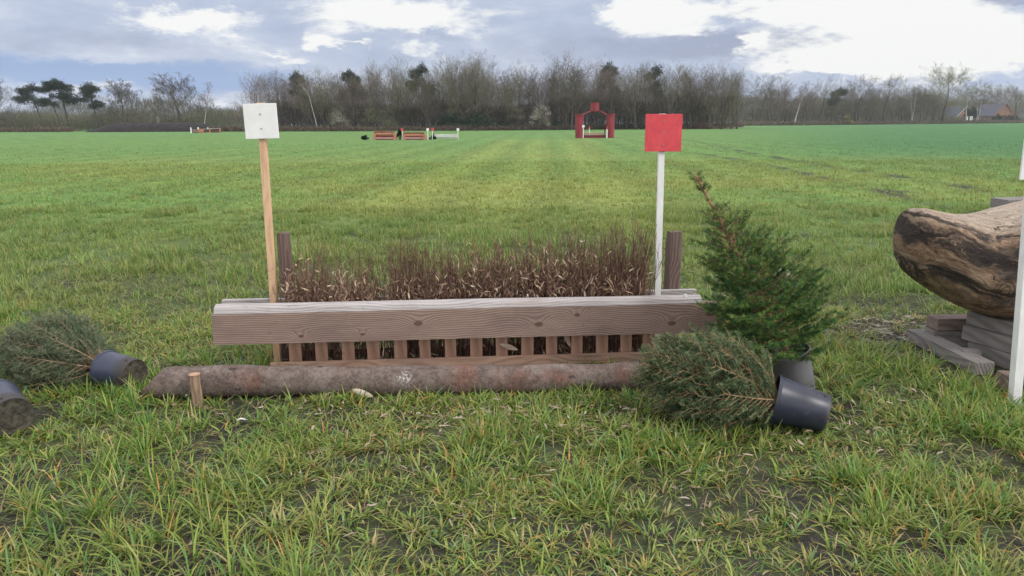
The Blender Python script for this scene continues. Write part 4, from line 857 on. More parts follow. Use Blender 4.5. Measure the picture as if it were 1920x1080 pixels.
def prisms(P0, P1, W0, W1, r, n=3):
    P0, P1, W0, W1 = map(np.asarray, (P0, P1, W0, W1)); N = len(P0); d = P1 - P0; d = d / (np.linalg.norm(d, axis=1)[:, None] + 1e-9)
    a = np.cross(d, np.array([.31, .2, .93]) + r.normal(0, .05, (N, 3))); a /= np.linalg.norm(a, axis=1)[:, None] + 1e-9; b_ = np.cross(d, a)
    if n == 2:
        V = np.stack([P0 - a * W0[:, None], P0 + a * W0[:, None], P1 + a * W1[:, None], P1 - a * W1[:, None]], 1); return V.reshape(-1, 3), np.arange(N * 4).reshape(N, 4)
    V = np.zeros((N, 2, n, 3))
    for j in range(n):
        an = 2 * math.pi * j / n; o = a * math.cos(an) + b_ * math.sin(an); V[:, 0, j] = P0 + o * W0[:, None]; V[:, 1, j] = P1 + o * W1[:, None]
    bi = (np.arange(N) * 2 * n)[:, None]; j = np.arange(n)[None]; return V.reshape(-1, 3), np.stack([bi + j, bi + (j + 1) % n, bi + n + (j + 1) % n, bi + n + j], -1).reshape(-1, 4)
def join(parts):
    vs, qs = [], []; o = 0
    for v, q in parts:
        if len(v): vs.append(v); qs.append(q + o); o += len(v)
    return np.concatenate(vs), np.concatenate(qs)
def bare_tree(seed, H=15., fork=.22, spread=.75, up=.35, n1=16, shape='round', tw=.014, counts=(7, 7, 4), droop=0., trunk_r=.24, wid=1.0, multi=1, limb=1.0):
    r = np.random.default_rng(seed); thick = [[], [], [], []]; thin = [[], [], [], []]
    def seg(lst, a, b, w0, w1): lst[0].append(a); lst[1].append(b); lst[2].append(w0); lst[3].append(w1)
    upv = np.array([0, 0, 1.])
    def grow(p, d, L, w_, lev):
        ns = (6, 4, 3, 2)[lev]; pts = [p]
        for i in range(ns):
            u_ = up * (1 if lev < 2 else .6) if not (droop and lev >= 1) else -droop
            d = d + upv * u_ / ns + r.normal(0, .11 + .03 * lev, 3); d /= np.linalg.norm(d); q = pts[-1] + d * L / ns
            f0, f1 = 1 - .75 * i / ns, 1 - .75 * (i + 1) / ns
            seg(thick if lev <= 1 else thin, pts[-1], q, w_ * f0, w_ * f1); pts.append(q)
        if lev >= 3: return
        cnt = counts[lev]
        for k in range(cnt):
            s = (k + r.random()) / cnt * .85 + .15; i = min(int(s * ns), ns - 1); f = s * ns - i; pp = pts[i] * (1 - f) + pts[i + 1] * f
            dd = (pts[i + 1] - pts[i]); dd /= np.linalg.norm(dd); ax = np.cross(dd, r.normal(size=3)); ax /= np.linalg.norm(ax); an = r.uniform(.45, .95)
            nd = dd * math.cos(an) + ax * math.sin(an); grow(pp, nd, L * r.uniform(.38, .55) * (1.15 - .5 * s), max(w_ * .42, tw * .5), lev + 1)
    stems = []
    for mstem in range(multi):
        tpts = [np.array([0, 0, -.3]) + (r.normal(0, .25, 3) * [1, 1, 0] if multi > 1 else 0)]; d = upv.copy() + (np.array([r.normal(0, .18), r.normal(0, .18), 0]) if multi > 1 else 0)
        TH = H * (.80 if shape == 'birch' else .62)
        for i in range(8):
            d = d + np.array([r.normal(0, .06), r.normal(0, .06), .10]); d /= np.linalg.norm(d); tpts.append(tpts[-1] + d * TH / 8)
        tr_ = trunk_r / math.sqrt(multi); stems.append((tpts, tr_))
        for k in range(n1 // multi):
            s = fork + (1 - fork) * (k + r.random()) / (n1 // multi); i = min(int(s * 8), 7); f = s * 8 - i; p = tpts[i] * (1 - f) + tpts[i + 1] * f; ga = k * 2.4 + r.normal(0, .4)
            rel = (s - fork) / (1 - fork)
            if shape == 'round': L = H * .46 * (1 - .25 * rel) * r.uniform(.8, 1.1); an = spread * (1.15 - .85 * rel)
            elif shape == 'tall': L = H * .43 * (1 - .15 * rel) * r.uniform(.8, 1.1); an = spread * (.95 - .7 * rel)
            else: L = H * .25 * (1 - .55 * rel) * r.uniform(.8, 1.1); an = spread
            L *= wid if an > .4 else 1
            grow(p, np.array([math.cos(ga) * math.sin(an), math.sin(ga) * math.sin(an), math.cos(an)]), L, limb * .035 * H / 15 * (1.3 - .6 * rel), 0)
    tm = MB()
    for tpts, tr_ in stems: tm.tube(tpts, [tr_ * (1.25 if i == 0 else 1) * (1 - .8 * i / 8) for i in range(9)], 7)
    Vt, Qt = prisms(*thick, r, 3); Vn, Qn = prisms(thin[0], thin[1], np.maximum(np.array(thin[2]), tw * .5), np.maximum(np.array(thin[3]), tw * .35), r, 2)
    Vc, Qc = join([(Vt, Qt), (Vn, Qn)]); return tm, Vc, Qc
PROTO = {}
def proto(key, name, tm, Vc, Qc, mtr, mcr):
    me1 = bpy.data.meshes.new('trunk'); me1.from_pydata(tm.v, [], tm.f); me1.materials.append(mtr); me1.polygons.foreach_set('use_smooth', [True] * len(me1.polygons))
    me2 = mesh_np('crown', Vc, Qc); me2.materials.append(mcr); PROTO[key] = (name, me1, me2, float(np.percentile(Vc[:, 2], 98.8)))
def put_tree(key, px, ytop, Y, label, group=None, wid=1.0, rot=None, lean=0., cat='tree'):
    name, m1, m2, h = PROTO[key]; p = at(px, 240, Y); H = at(px, ytop, Y).z; k = H / h
    o = empty(name, (p.x, Y, 0), (0, lean, random.uniform(0, 6.28) if rot is None else rot)); o.scale = (k * wid, k * wid, k)
    tag(o, label, cat, group)
    for nm, m_ in (('trunk', m1), ('crown', m2)):
        c_ = bpy.data.objects.new(nm, m_); col.objects.link(c_); c_.parent = o
    return o
for k, (nm, mc) in enumerate((('tallA', 'tw_grey'), ('tallB', 'tw_olive'), ('tallC', 'tw_grey'), ('tallD', 'tw_red'), ('tallE', 'tw_olive'), ('tallF', 'tw_dark'))):
    proto(nm, 'bare_tree', *bare_tree(100 + k, 16, .18 + .04 * (k % 3), (.80 + .08 * (k % 2)), .22, 18, 'tall', .017, (8, 7, 5), trunk_r=.22, multi=1 + (k % 3 == 1)), M['trunk'], M[mc])
for k, (nm, mc) in enumerate((('roundA', 'tw_grey'), ('roundB', 'tw_red'), ('roundC', 'tw_olive'))):
    proto(nm, 'bare_tree', *bare_tree(200 + k, 14, .25, 1.15, .28, 20, 'round', .017, (8, 8, 5), trunk_r=.28), M['trunk'], M[mc])
proto('denseround', 'bare_tree', *bare_tree(244, 13, .22, 1.15, .28, 24, 'round', .030, (9, 8, 5), trunk_r=.3), M['trunk'], M['tw_grey'])
proto('paleround', 'bare_tree', *bare_tree(230, 16, .25, 1.15, .28, 24, 'round', .024, (9, 8, 5), trunk_r=.26, limb=.6), M['trunk'], M['tw_green'])
for k in range(2): proto('birch%d' % k, 'birch_tree', *bare_tree(300 + k, 14, .28, .65, .35, 18, 'birch', .016, (8, 7, 4), droop=.55, trunk_r=.13, multi=2 - k), M['birchbark'], M['tw_red'])
# pines
def pine(seed, clumps, trunk, H=13.):
    clumps = [(cx * .85, cz - .5 + .5 * math.sin(cx * 3), rx * .82, rz * 1.15, n) for cx, cz, rx, rz, n in clumps]
    r = np.random.default_rng(seed); parts = []; Cc = []; limbs = ([], [], [], [])
    for (cx, cz, rx, rz, n) in clumps:
        cy = r.uniform(-.8, .8)
        for k in range(n // 26):
            a = r.random() * 6.28; q = math.sqrt(r.random()); pc = np.array([cx + math.cos(a) * q * rx, cy + math.sin(a) * q * rx * .8, cz + r.normal(0, .62) * rz * (1.3 - q * .6)])
            m_ = 26; B = pc + r.normal(0, .30, (m_, 3)) * [1.5, 1.5, .7]; D = r.normal(size=(m_, 3)) + [0, 0, .7]; D /= np.linalg.norm(D, axis=1)[:, None]; parts.append(quads_from(B, D, r.uniform(.18, .36, m_), np.full(m_, .13), r, .5)); sh = r.uniform(.7, 1.3)
            Cc.append(np.repeat(np.array([[.018, .036, .022]]) * sh + r.random((m_, 1)) * .012, 4, axis=0))
        ti = min(len(trunk) - 1, max(1, int(len(trunk) * .75))); s0 = min(range(len(trunk)), key=lambda q_: abs(trunk[q_][1] - (cz - .6)))
        a0 = np.array([trunk[s0][0], 0, trunk[s0][1]]); 
        for e in ((cx, cy, cz), (cx + rx * .6, cy, cz), (cx - rx * .6, cy, cz)): limbs[0].append(a0); limbs[1].append(np.array(e, float)); limbs[2].append(.07); limbs[3].append(.02)
    tm = MB(); tm.tube([(x, 0, z) for x, z in trunk], [.22 * (1 - .75 * i / (len(trunk) - 1)) for i in range(len(trunk))], 7)
    b_ = len(tm.v); Vl, Ql = prisms(*limbs, r, 4); tm.add(Vl.tolist(), Ql.tolist()); V_, Q_ = join(parts); return tm, V_, Q_, np.concatenate(Cc)
def put_pine(px, ytop, Y, data, label, wid=1.0, group=None, flip=1):
    tm, V_, Q_, C_ = data; h = V_[:, 2].max(); p = at(px, 240, Y); H = at(px, ytop, Y).z; k = H / h; o = empty('pine_tree', (p.x, Y, 0)); o.scale = (k * wid * flip, k * wid, k); tag(o, label, 'pine tree', group)
    key = id(data)
    if key not in PCACHE:
        m1 = bpy.data.meshes.new('trunk'); m1.from_pydata(tm.v, [], tm.f); m1.materials.append(M['pinebark']); m2 = mesh_np('crown', V_, Q_, C_); m2.materials.append(M['pineneedle']); PCACHE[key] = (m1, m2)
    for nm, m_ in zip(('trunk', 'crown'), PCACHE[key]): c_ = bpy.data.objects.new(nm, m_); col.objects.link(c_); c_.parent = o
PCACHE = {}; M['pineneedle'] = attr_mat('pine_needles', .7, .1)
# z scale here: 13 units tall, x in the same units; 1 unit ~ 7.3 px in the photo
pA = pine(1, [(-2.8, 11.4, 2.2, .8, 1900), (-.3, 12.2, 1.6, .6, 900), (-4.2, 8.8, 2.3, .8, 1500), (1.6, 8.6, 2.4, .9, 1700), (-1, 9.6, 1.5, .5, 500)], [(1.6, -.2), (1.2, 2), (.8, 4), (.3, 6), (-.4, 8), (-1.2, 9.6), (-1.4, 11)])
pB = pine(2, [(-2.2, 11.6, 2.0, .6, 1300), (.4, 12.0, 2.2, .7, 1500), (-1.6, 8.2, 1.5, .5, 500), (.6, 9.4, 1.2, .5, 400), (1.0, 7.6, 1.4, .5, 500)], [(2.2, -.2), (1.6, 2.2), (1.0, 4.5), (.2, 7), (-.4, 9), (-.2, 11)])
pC = pine(3, [(-.6, 12.4, 1.3, .7, 900), (-1.2, 11.2, 2.6, .7, 1800), (.9, 10.6, 2.4, .8, 1700), (1.8, 9.4, 2.0, .6, 1000), (.2, 8.4, 1.6, .6, 800), (2.8, 7.6, 2.3, .8, 1600)], [(1.1, -.2), (.9, 2.5), (.6, 5), (.3, 7), (0, 9), (-.4, 11)])
pD = pine(4, [(-.2, 12.3, 1.5, .7, 1100), (.8, 11.2, 2.3, .7, 1600), (-1.6, 10.6, 1.8, .9, 1400), (.2, 9.4, 1.8, .7, 1000), (1.6, 8.0, 1.8, .7, 1200), (3.0, 7.4, 1.5, .6, 800), (-2.6, 9.3, 1.0, .5, 400)], [(1.2, -.2), (1.3, 2), (1.1, 4), (.8, 6), (.5, 8), (0, 10), (-.2, 11.5)])
Yp = 196
put_pine(72, 152, Yp, pA, 'dark pine with flat spreading layered crown, leftmost of the four pines'); put_pine(103, 150, Yp + 1, pB, 'slim dark pine leaning between the leftmost and tallest pine')
put_pine(122, 143, Yp + 2, pC, 'tallest dark pine of the left group, right of the slim leaning one'); put_pine(175, 151, Yp, pD, 'lone dark pine with compact crown, standing apart right of the other pines')
random.seed(3)
put_tree('denseround', -2, 143, 205, 'bare grey round crowned tree cut by the left edge'); put_tree('denseround', 237, 152, 200, 'bare spreading tree behind the left part of the dark earth heap', rot=1.0, wid=1.35)
put_tree('birch0', 297, 149, 200, 'white two stemmed birch left of the biggest bare tree on the left'); put_tree('denseround', 341, 141, 198, 'biggest bare round tree on the left, above the earth heap', rot=2.2, wid=1.4); put_tree('birch1', 383, 154, 197, 'slim white stemmed birch above the far left jumps', wid=.9)
# wood: skyline
SKY = [(455, 150), (470, 142), (492, 130), (520, 125), (560, 128), (600, 126), (650, 128), (690, 112), (730, 106), (760, 110), (785, 122), (800, 118), (830, 103), (880, 99), (915, 110), (935, 120), (960, 112), (985, 108), (1010, 122), (1040, 108), (1060, 101), (1080, 112), (1100, 106), (1130, 110), (1160, 116), (1190, 120), (1220, 118), (1250, 108), (1290, 110), (1330, 118), (1360, 122), (1380, 135), (1392, 155)]
def skyY(px): return float(np.interp(px, [s[0] for s in SKY], [s[1] for s in SKY]))
random.seed(17); keys = ['tallA', 'tallB', 'tallC', 'tallD', 'tallE', 'tallF']
def wood_row(n, Y0, Y1, dy, x0=470, x1=1386, tag_='front', wid=.95):
    for k in range(n):
        px = x0 + (x1 - x0) * (k + .5 + random.uniform(-.35, .35)) / n; y = skyY(px) + random.uniform(0, 16) + dy; Y = random.uniform(Y0, Y1)
        if px < 680: pool = ['tallA', 'tallD', 'roundB', 'tallB', 'tallC']
        elif px < 900: pool = ['tallB', 'tallE', 'tallA', 'tallE', 'roundC']
        elif px < 1180: pool = keys
        else: pool = ['tallB', 'tallE', 'tallF', 'tallC', 'tallA']
        lb, gr = {'front': ('bare slender tree at the front edge of the dense wood', 'bare trees along the front edge of the wood'), 'mid': ('bare tree inside the dense wood, behind its front edge', 'bare trees inside the wood'), 'back': ('bare tree at the far side of the dense wood', 'bare trees at the far side of the wood')}[tag_]
        if tag_ == 'front' and px > 500 and random.random() < .22: y += random.uniform(10, 30)
        put_tree(random.choice(pool), px, y, Y, lb, gr, wid=wid * random.uniform(.8, 1.15))
wood_row(36, 167, 174, 1, wid=1.0); wood_row(40, 176, 188, 6, 500, 1386, 'mid', 1.1); wood_row(34, 190, 208, 14, 560, 1384, 'back', 1.15)
put_tree('roundB', 487, 138, 170, 'round bare tree at the left corner of the wood beside the white board', wid=.9); put_tree('tallA', 1382, 132, 170, 'bare leaning tree at the right corner of the wood', lean=.05)
put_tree('tallC', 880, 97, 170, 'broad bare tree reaching highest in the left half of the wood', wid=1.3); put_tree('tallA', 1060, 100, 170, 'tall bare tree reaching highest near the middle of the wood, left of the red arch', wid=1.2)
for px, yt, dat, lb in ((562, 126, pD, 'dark pine top at the left of the wood above a slanting white stem'), (664, 122, pC, 'dark pine in the wood left of the small twin jumps'), (797, 109, pA, 'dark pine top poking above the wood over the twin jumps'), (1141, 109, pD, 'dark pine top above the wood right of the red arch'), (1226, 116, pB, 'small dark pine top above the wood over the red board')):
    put_pine(px, yt + 3, 184, dat, lb, .62)
# slanting white birch stem
st_ = empty('birch_tree', at(597, 240, 168)); st_.location.z = 0; tag(st_, 'slanting pale birch stem leaning left at the front of the wood', 'tree'); q_ = at(579, 178, 168) - at(597, 240, 168); top_ = at(563, 150, 168) - at(597, 240, 168)
MB().tube([(0, 0, -.2), (q_.x * .35, 0, 2.4), (q_.x, 0, q_.z + .6), (top_.x, 0, top_.z)], [.07, .06, .045, .015], 7).build('trunk', M['birchbark'], st_)
tm, Vc, Qc = bare_tree(555, 6, .1, .5, .3, 10, 'birch', .015, (5, 4, 3), trunk_r=.03); o = link('crown', mesh_np('crown', Vc + np.array([top_.x * .9, 0, top_.z - 4.2]), Qc), M['tw_grey'], st_)

# undergrowth masses (stuff) ------------------------------------------------
def thicket(name, label, n, xr, yfun, hfun, wr, colors, seed, leaf=0.0, lsz=(.1, .2), stem_l=(.8, 2.5)):
    r = np.random.default_rng(seed); x = r.uniform(xr[0], xr[1], n); y = yfun(x, r); h = hfun(x) ; z = r.random(n) ** .9 * h
    L = r.uniform(*stem_l, n); z = np.minimum(z, np.maximum(h - L * .6, 0)); B = np.stack([x, y, z], -1); D = np.stack([r.normal(0, .30, n), r.normal(0, .25, n), np.ones(n)], -1); D /= np.linalg.norm(D, axis=1)[:, None]
    W = r.uniform(*wr, n)
    isl = r.random(n) < leaf; L = np.where(isl, r.uniform(*lsz, n), L); W = np.where(isl, L * .6, W); D = np.where(isl[:, None], r.normal(size=(n, 3)), D); D /= np.linalg.norm(D, axis=1)[:, None]
    V_, Q_ = quads_from(B, D, L, W, r, .5); pal = np.array(colors); patch = (fbm(x, z * 2, .35, seed + 5, 3) - .5) * 3; ci = np.clip(((patch + .5) * len(pal) + r.normal(0, .9, n)).astype(int), 0, len(pal) - 1)
    c_ = pal[ci] * r.uniform(.7, 1.3, n)[:, None]; o = link(name, mesh_np(name, V_, Q_, np.repeat(c_, 4, axis=0)), M['under'], None); tag(o, label, 'undergrowth', kind='stuff'); return o
M['under'] = attr_mat('undergrowth_twigs', .85, .15)
wx0, wx1 = at(457, 240, 170).x, at(1390, 240, 170).x
thicket('undergrowth', 'dense brown undergrowth filling the foot of the wood', 60000, (wx0, wx1), lambda x, r: r.uniform(170, 205, len(x)), lambda x: 3.2 + 4.5 * fbm(x, x * 0, .12, 3, 3) + 1.5 * sstep(x, 0, 30), (.03, .08), [(.050, .042, .036), (.075, .062, .050), (.085, .085, .05), (.06, .05, .046), (.10, .085, .065)], 1, .12)
thicket('undergrowth', 'fine grey saplings filling the middle heights of the wood', 15000, (wx0 + 3, wx1 - 2), lambda x, r: r.uniform(176, 208, len(x)), lambda x: 8.0 + 3 * fbm(x, x * 0, .1, 9, 3), (.025, .05), [(.10, .085, .072), (.12, .105, .085), (.12, .115, .07)], 2, 0, stem_l=(1.5, 3.5))
lx0, lx1 = at(-260, 240, 225).x, at(462, 240, 225).x
thicket('shrub_belt', 'low belt of green and brown shrubs behind the pines and earth heap', 60000, (lx0, lx1), lambda x, r: r.uniform(205, 240, len(x)), lambda x: 1.2 + 6.6 * fbm(x, x * 0, .16, 13, 4) ** 1.4, (.04, .09), [(.12, .135, .075), (.14, .13, .10), (.11, .095, .08), (.15, .18, .085), (.10, .09, .08)], 3, .35, (.15, .4))
thicket('far_treeline', 'hazy far tree line left of the wood', 26000, (at(-300, 240, 330).x, at(480, 240, 330).x), lambda x, r: r.uniform(320, 350, len(x)), lambda x: 3 + 12 * fbm(x, x * 0, .07, 23, 4) ** 1.3, (.08, .18), [(.13, .125, .12), (.12, .13, .11)], 4, .2, (.3, .7), (1.5, 3.5))
def redge(px):
    y = np.interp(px, [1395, 1920, 2100], [236.3, 230.8, 229]); return y
def xr_edge(x): return 286 + (x - 87) * (401 - 286) / (260 - 87)
rx0, rx1 = 84, 330
thicket('far_undergrowth', 'grey green undergrowth below the right tree row', 42000, (88, 330), lambda x, r: xr_edge(x) + r.uniform(25, 60, len(x)), lambda x: (4 + 6 * fbm(x, x * 0, .05, 33, 3)) * (1 - .55 * sstep(x, 210, 245)), (.06, .14), [(.13, .12, .10), (.15, .155, .10), (.13, .11, .095), (.17, .19, .12)], 5, .3, (.3, .6), (1.2, 3))
thicket('far_woodland', 'hazy bare woodland beyond the farmhouses', 46000, (95, 420), lambda x, r: xr_edge(x) + r.uniform(110, 150, len(x)), lambda x: 10 + 9 * fbm(x, x * 0, .05, 43, 4), (.08, .16), [(.15, .145, .13), (.16, .17, .12), (.14, .125, .12)], 6, .2, (.3, .8), (1.5, 4))
# verge of dead growth at the field edge
def bank(name, label, line, n, h, colors, seed, wdt=3.0):
    r = np.random.default_rng(seed); P = np.array(line); sg = np.hypot(*(P[1:] - P[:-1]).T); cu = np.concatenate([[0], np.cumsum(sg)]); s = r.random(n) * cu[-1]; s = s[~((np.interp(s, cu, P[:, 0]) > -101) & (np.interp(s, cu, P[:, 0]) < -66))] if len(P) > 4 else s; n = len(s); x = np.interp(s, cu, P[:, 0]); y = np.interp(s, cu, P[:, 1]) + r.random(n) * wdt
    hh = h * (.5 + fbm(s, s * 0, .25, seed, 3)); z = r.random(n) * hh * .6; B = np.stack([x, y, z], -1); D = np.stack([r.normal(0, .9, n), r.normal(0, .5, n), np.abs(r.normal(0, .7, n)) + .2], -1); D /= np.linalg.norm(D, axis=1)[:, None]
    V_, Q_ = quads_from(B, D, r.uniform(.3, .8, n) * h, np.full(n, .07) * h, r, .5); pal = np.array(colors); c_ = pal[r.integers(0, len(pal), n)] * r.uniform(.7, 1.3, n)[:, None]
    o = link(name, mesh_np(name, V_, Q_, np.repeat(c_, 4, axis=0)), M['under']); tag(o, label, 'dead growth', kind='stuff')
eg = [tuple(gp(px, y).xy) for px, y in ((-260, 249), (0, 248), (350, 247.3), (700, 246.2), (1050, 243.8), (1290, 240.5), (1395, 238.5))]
bank('dead_growth', 'brown dead growth along the edge of the field before the wood', eg, 34000, 1.15, [(.13, .095, .07), (.09, .065, .055), (.17, .13, .095), (.07, .055, .048)], 1)
eg2 = [(84, 286), (260, 401), (345, 458)]
bank('dead_growth', 'straw coloured dead growth along the far right field edge', eg2, 26000, 1.7, [(.20, .17, .12), (.14, .12, .085), (.11, .10, .07), (.17, .15, .12)], 2, 6.)
# brushwood pile right of the red board
r = np.random.default_rng(5); n = 7000; pc = gp(1312, 241.5); x = r.normal(0, 2.6, n); B = np.stack([pc.x + x, pc.y + r.normal(0, 1, n), r.random(n) * np.maximum(.2, 1.15 * np.exp(-(x / 3.2) ** 2))], -1); D = np.stack([r.normal(0, 1, n), r.normal(0, .4, n), r.normal(0, .35, n)], -1); D /= np.linalg.norm(D, axis=1)[:, None]
V_, Q_ = quads_from(B, D, r.uniform(.4, 1.2, n), np.full(n, .06), r, .5); c_ = np.array([[.20, .13, .10], [.12, .075, .06], [.28, .21, .17]])[r.integers(0, 3, n)]
o = link('brushwood_pile', mesh_np('pile', V_, Q_, np.repeat(c_, 4, axis=0)), M['under']); tag(o, 'low reddish pile of cut brushwood before the right end of the wood', 'brushwood pile')

# leafy shrubs
def leafy(name, px0, px1, ytop, Y, n, colors, label, cat, seed, lsz=.22, base=0.0, dome=1.0, depth=3., stem=True):
    r = np.random.default_rng(seed); x0, x1 = at(px0, 240, Y).x, at(px1, 240, Y).x; H = at((px0 + px1) / 2, ytop, Y).z; W = (x1 - x0) / 2; root = empty(name, ((x0 + x1) / 2, Y, 0)); tag(root, label, cat)
    nc = max(6, n // 60); a = r.random(nc) * 6.28; q = r.random(nc) ** .5; s = r.random(nc); hh = H * (1 - .75 * dome * q ** 2.2) * (.35 + .65 * s); C = np.stack([np.cos(a) * q * W, np.sin(a) * q * depth, np.maximum(hh, base + .2)], -1)
    idx = r.integers(0, nc, n); B = C[idx] + r.normal(0, 1, (n, 3)) * [.38, .38, .25]; B[:, 2] = np.maximum(B[:, 2], .05); D = r.normal(size=(n, 3)); D /= np.linalg.norm(D, axis=1)[:, None]
    V_, Q_ = quads_from(B, D, r.uniform(.6, 1.3, n) * lsz, np.full(n, lsz * .6), r, .4); pal = np.array(colors); cl = pal[r.integers(0, len(pal), nc)][idx] * r.uniform(.75, 1.25, n)[:, None]
    link('crown', mesh_np('crown', V_, Q_, np.repeat(cl, 4, axis=0)), M['under'], root)
    if stem:
        mb = MB()
        for k in range(6): an = r.random() * 6.28; mb.tube([(0, 0, -.1), (math.cos(an) * W * .3, math.sin(an) * .5, H * .35), (math.cos(an) * W * .6, math.sin(an) * 1, H * .7)], [.09, .06, .03], 5)
        mb.build('trunk', M['trunk'], root)
dg = [(.015, .034, .020), (.022, .045, .026), (.032, .055, .03)]
leafy('holly_shrub', 822, 873, 203, 167, 5200, dg, 'dark evergreen shrub, left half of the pair below the wood behind the pale jump', 'shrub', 1, .24); leafy('holly_shrub', 866, 925, 208, 167, 5200, dg, 'dark evergreen shrub, right half of the pair below the wood behind the pale jump', 'shrub', 2, .24)
leafy('holly_shrub', 925, 985, 222, 169, 2600, dg, 'lower dark evergreen shrub left of the right blossom bush', 'shrub', 3, .22); leafy('holly_shrub', 1018, 1062, 222, 169, 2200, dg, 'lower dark evergreen shrub between the right blossom bush and the red arch', 'shrub', 8, .22)
bl_ = [(.36, .34, .30), (.26, .24, .20), (.17, .15, .12), (.11, .10, .075)]
leafy('blossom_bush', 995, 1031, 189, 166, 3000, bl_, 'whitish blossoming bush at the wood edge just left of the red arch', 'shrub', 4, .17, dome=.8); leafy('blossom_bush', 619, 652, 192, 166, 2400, [(.28, .27, .22), (.22, .21, .16), (.15, .14, .10), (.11, .10, .075)], 'pale blossoming bush at the left of the wood, between white board and twin jumps', 'shrub', 5, .16, dome=.8)
leafy('budding_bush', 678, 745, 180, 167, 4200, [(.12, .125, .075), (.10, .10, .06), (.15, .15, .10)], 'tall olive budding bush at the wood edge behind the left twin jump', 'shrub', 6, .15, dome=.9); leafy('budding_bush', 950, 990, 186, 168, 1800, [(.13, .12, .085), (.16, .15, .11)], 'small olive budding bush left of the whitish blossom bush', 'shrub', 7, .14)
# right row of trees
def Yr(px): d = ray(px, 237); k = d.x / d.y; return (286 - 87 * (115 / 173)) / (1 - k * (115 / 173))
RT = [(1427, 142, 'roundA', 1, 'round bare tree standing first to the right of the wood'), (1447, 155, 'tallC', 1, 'slim dark bare tree just right of the first round one'), (1462, 146, 'tallD', 1, 'slim reddish bare tree left of the white stemmed birch pair'), (1489, 152, 'birch1', 1, 'birch with conspicuous white lower stem in the right row'),
      (1512, 160, 'tallA', 1, 'thin bare tree between the birch and the round olive tree'), (1539, 145, 'roundC', 1, 'round olive bare tree left of the single pine in the right row'), (1580, 156, 'tallB', 1, 'olive bare tree right behind the single pine of the right row'), (1602, 144, 'roundA', 1.1, 'pale round bare tree just right of the single pine'), (1626, 162, 'tallE', 1.2, 'olive bare tree midway along the right row'),
      (1655, 142, 'roundA', 1.1, 'wide bare tree forming the middle dome of the right row'), (1674, 148, 'tallB', 1.2, 'olive bare tree right of the middle dome of the right row'), (1707, 158, 'birch0', 1, 'reddish birch between the middle dome and the largest tree'), (1728, 166, 'tallE', 1.2, 'brownish bare tree just left of the largest tree of the right row'), (1750, 175, 'tallC', 1.2, 'low bare tree at the foot of the largest tree of the right row'),
      (1765, 124, 'paleround', 1.15, 'largest pale round tree of the right row left of the farmhouse'), (1809, 145, 'birch1', 1.3, 'reddish birch before the farmhouse with arched gable'), (1829, 158, 'birch0', 1, 'smaller reddish birch at the left wall of the arched farmhouse'), (1859, 158, 'paleround', 1.25, 'pale green hazy tree rising behind the arched farmhouse'), (1900, 163, 'roundB', .9, 'dark reddish bare tree right of the arched farmhouse'), (1690, 170, 'tallF', 1.1, 'dark slender bare tree in the right row beside the reddish birch'), (1560, 172, 'tallE', 1, 'low olive tree left of the single pine trunk')]
for px, yt, k_, wd, lb in RT: put_tree(k_, px, yt, Yr(px) + (95 if 'behind the arched' in lb else random.uniform(5, 14)), lb, wid=wd * (1.3 if 'round' in k_ else 1.15))
for k in range(34):
    px = 1412 + k * 10.4 + random.uniform(-4, 4)
    if 1775 < px: break
    put_tree(random.choice(['tallB', 'tallE', 'tallA', 'roundC', 'roundA', 'tallC']), px, random.uniform(158, 182), Yr(px) + random.uniform(18, 50), 'thin bare tree in the second rank of the right row', 'thin trees in the second rank of the right row', wid=1.35)
for k in range(14): px = 1700 + k * 17; put_tree(random.choice(['roundA', 'paleround', 'roundC']), px, random.uniform(160, 182), Yr(px) + random.uniform(80, 120), 'hazy bare tree far behind the farmhouses', 'hazy trees behind the farmhouses', wid=1.3)
put_pine(1566, 161, Yr(1566) + 8, pC, 'single dark pine in the right row', .8, flip=-1)
leafy('golden_bush', 1583, 1592, 214, Yr(1588) + 3, 700, [(.30, .24, .06), (.22, .18, .06)], 'small yellow blossoming bush in the right row', 'shrub', 31, .35)
leafy('dark_conifer', 1808, 1829, 199, 415, 3600, dg, 'dark conifer bush between the two farmhouses', 'shrub', 33, .6, dome=.5)
leafy('garden_hedge', 1857, 1876, 214, 418, 1800, [(.03, .06, .03), (.05, .085, .04)], 'low green garden bush before the arched farmhouse', 'shrub', 34, .5); leafy('garden_hedge', 1878, 1912, 216, 418, 2400, [(.03, .05, .03), (.05, .075, .045)], 'long low dark hedge right of the arched farmhouse', 'shrub', 35, .5)
# earth heap
def heap(px0, px1, hpx, Y, name, label, mat):
    x0, x1 = at(px0, 245, Y).x, at(px1, 245, Y).x; nx, ny = 160, 30; V_ = []
    for i_ in range(nx + 1):
        for j_ in range(ny + 1):
            s = i_ / nx; u_ = j_ / ny; x = x0 + (x1 - x0) * s; prof = min(1, s / .18) ** .7 * min(1, (1 - s) / .35) ** .8; z = hpx * prof * max(0, math.sin(math.pi * u_)) ** .6; z *= .88 + .3 * float(fbm(x, u_ * 6, .9, 3, 4)); V_.append((x, Y + (u_ - .5) * 7, z - .02))
    Q_ = [(i_ * (ny + 1) + j_, (i_ + 1) * (ny + 1) + j_, (i_ + 1) * (ny + 1) + j_ + 1, i_ * (ny + 1) + j_ + 1) for i_ in range(nx) for j_ in range(ny)]
    o = link(name, mesh_np(name, V_, Q_), mat, smooth=True); tag(o, label, 'earth heap')
M['earth'] = simple('dark_earth', (.014, .012, .015), .95, .45, 1.4, c2=(.036, .030, .031), bump=1.0)
heap(170, 470, 1.9, 176, 'earth_heap', 'long low heap of dark earth at the field edge below the left trees', M['earth'])

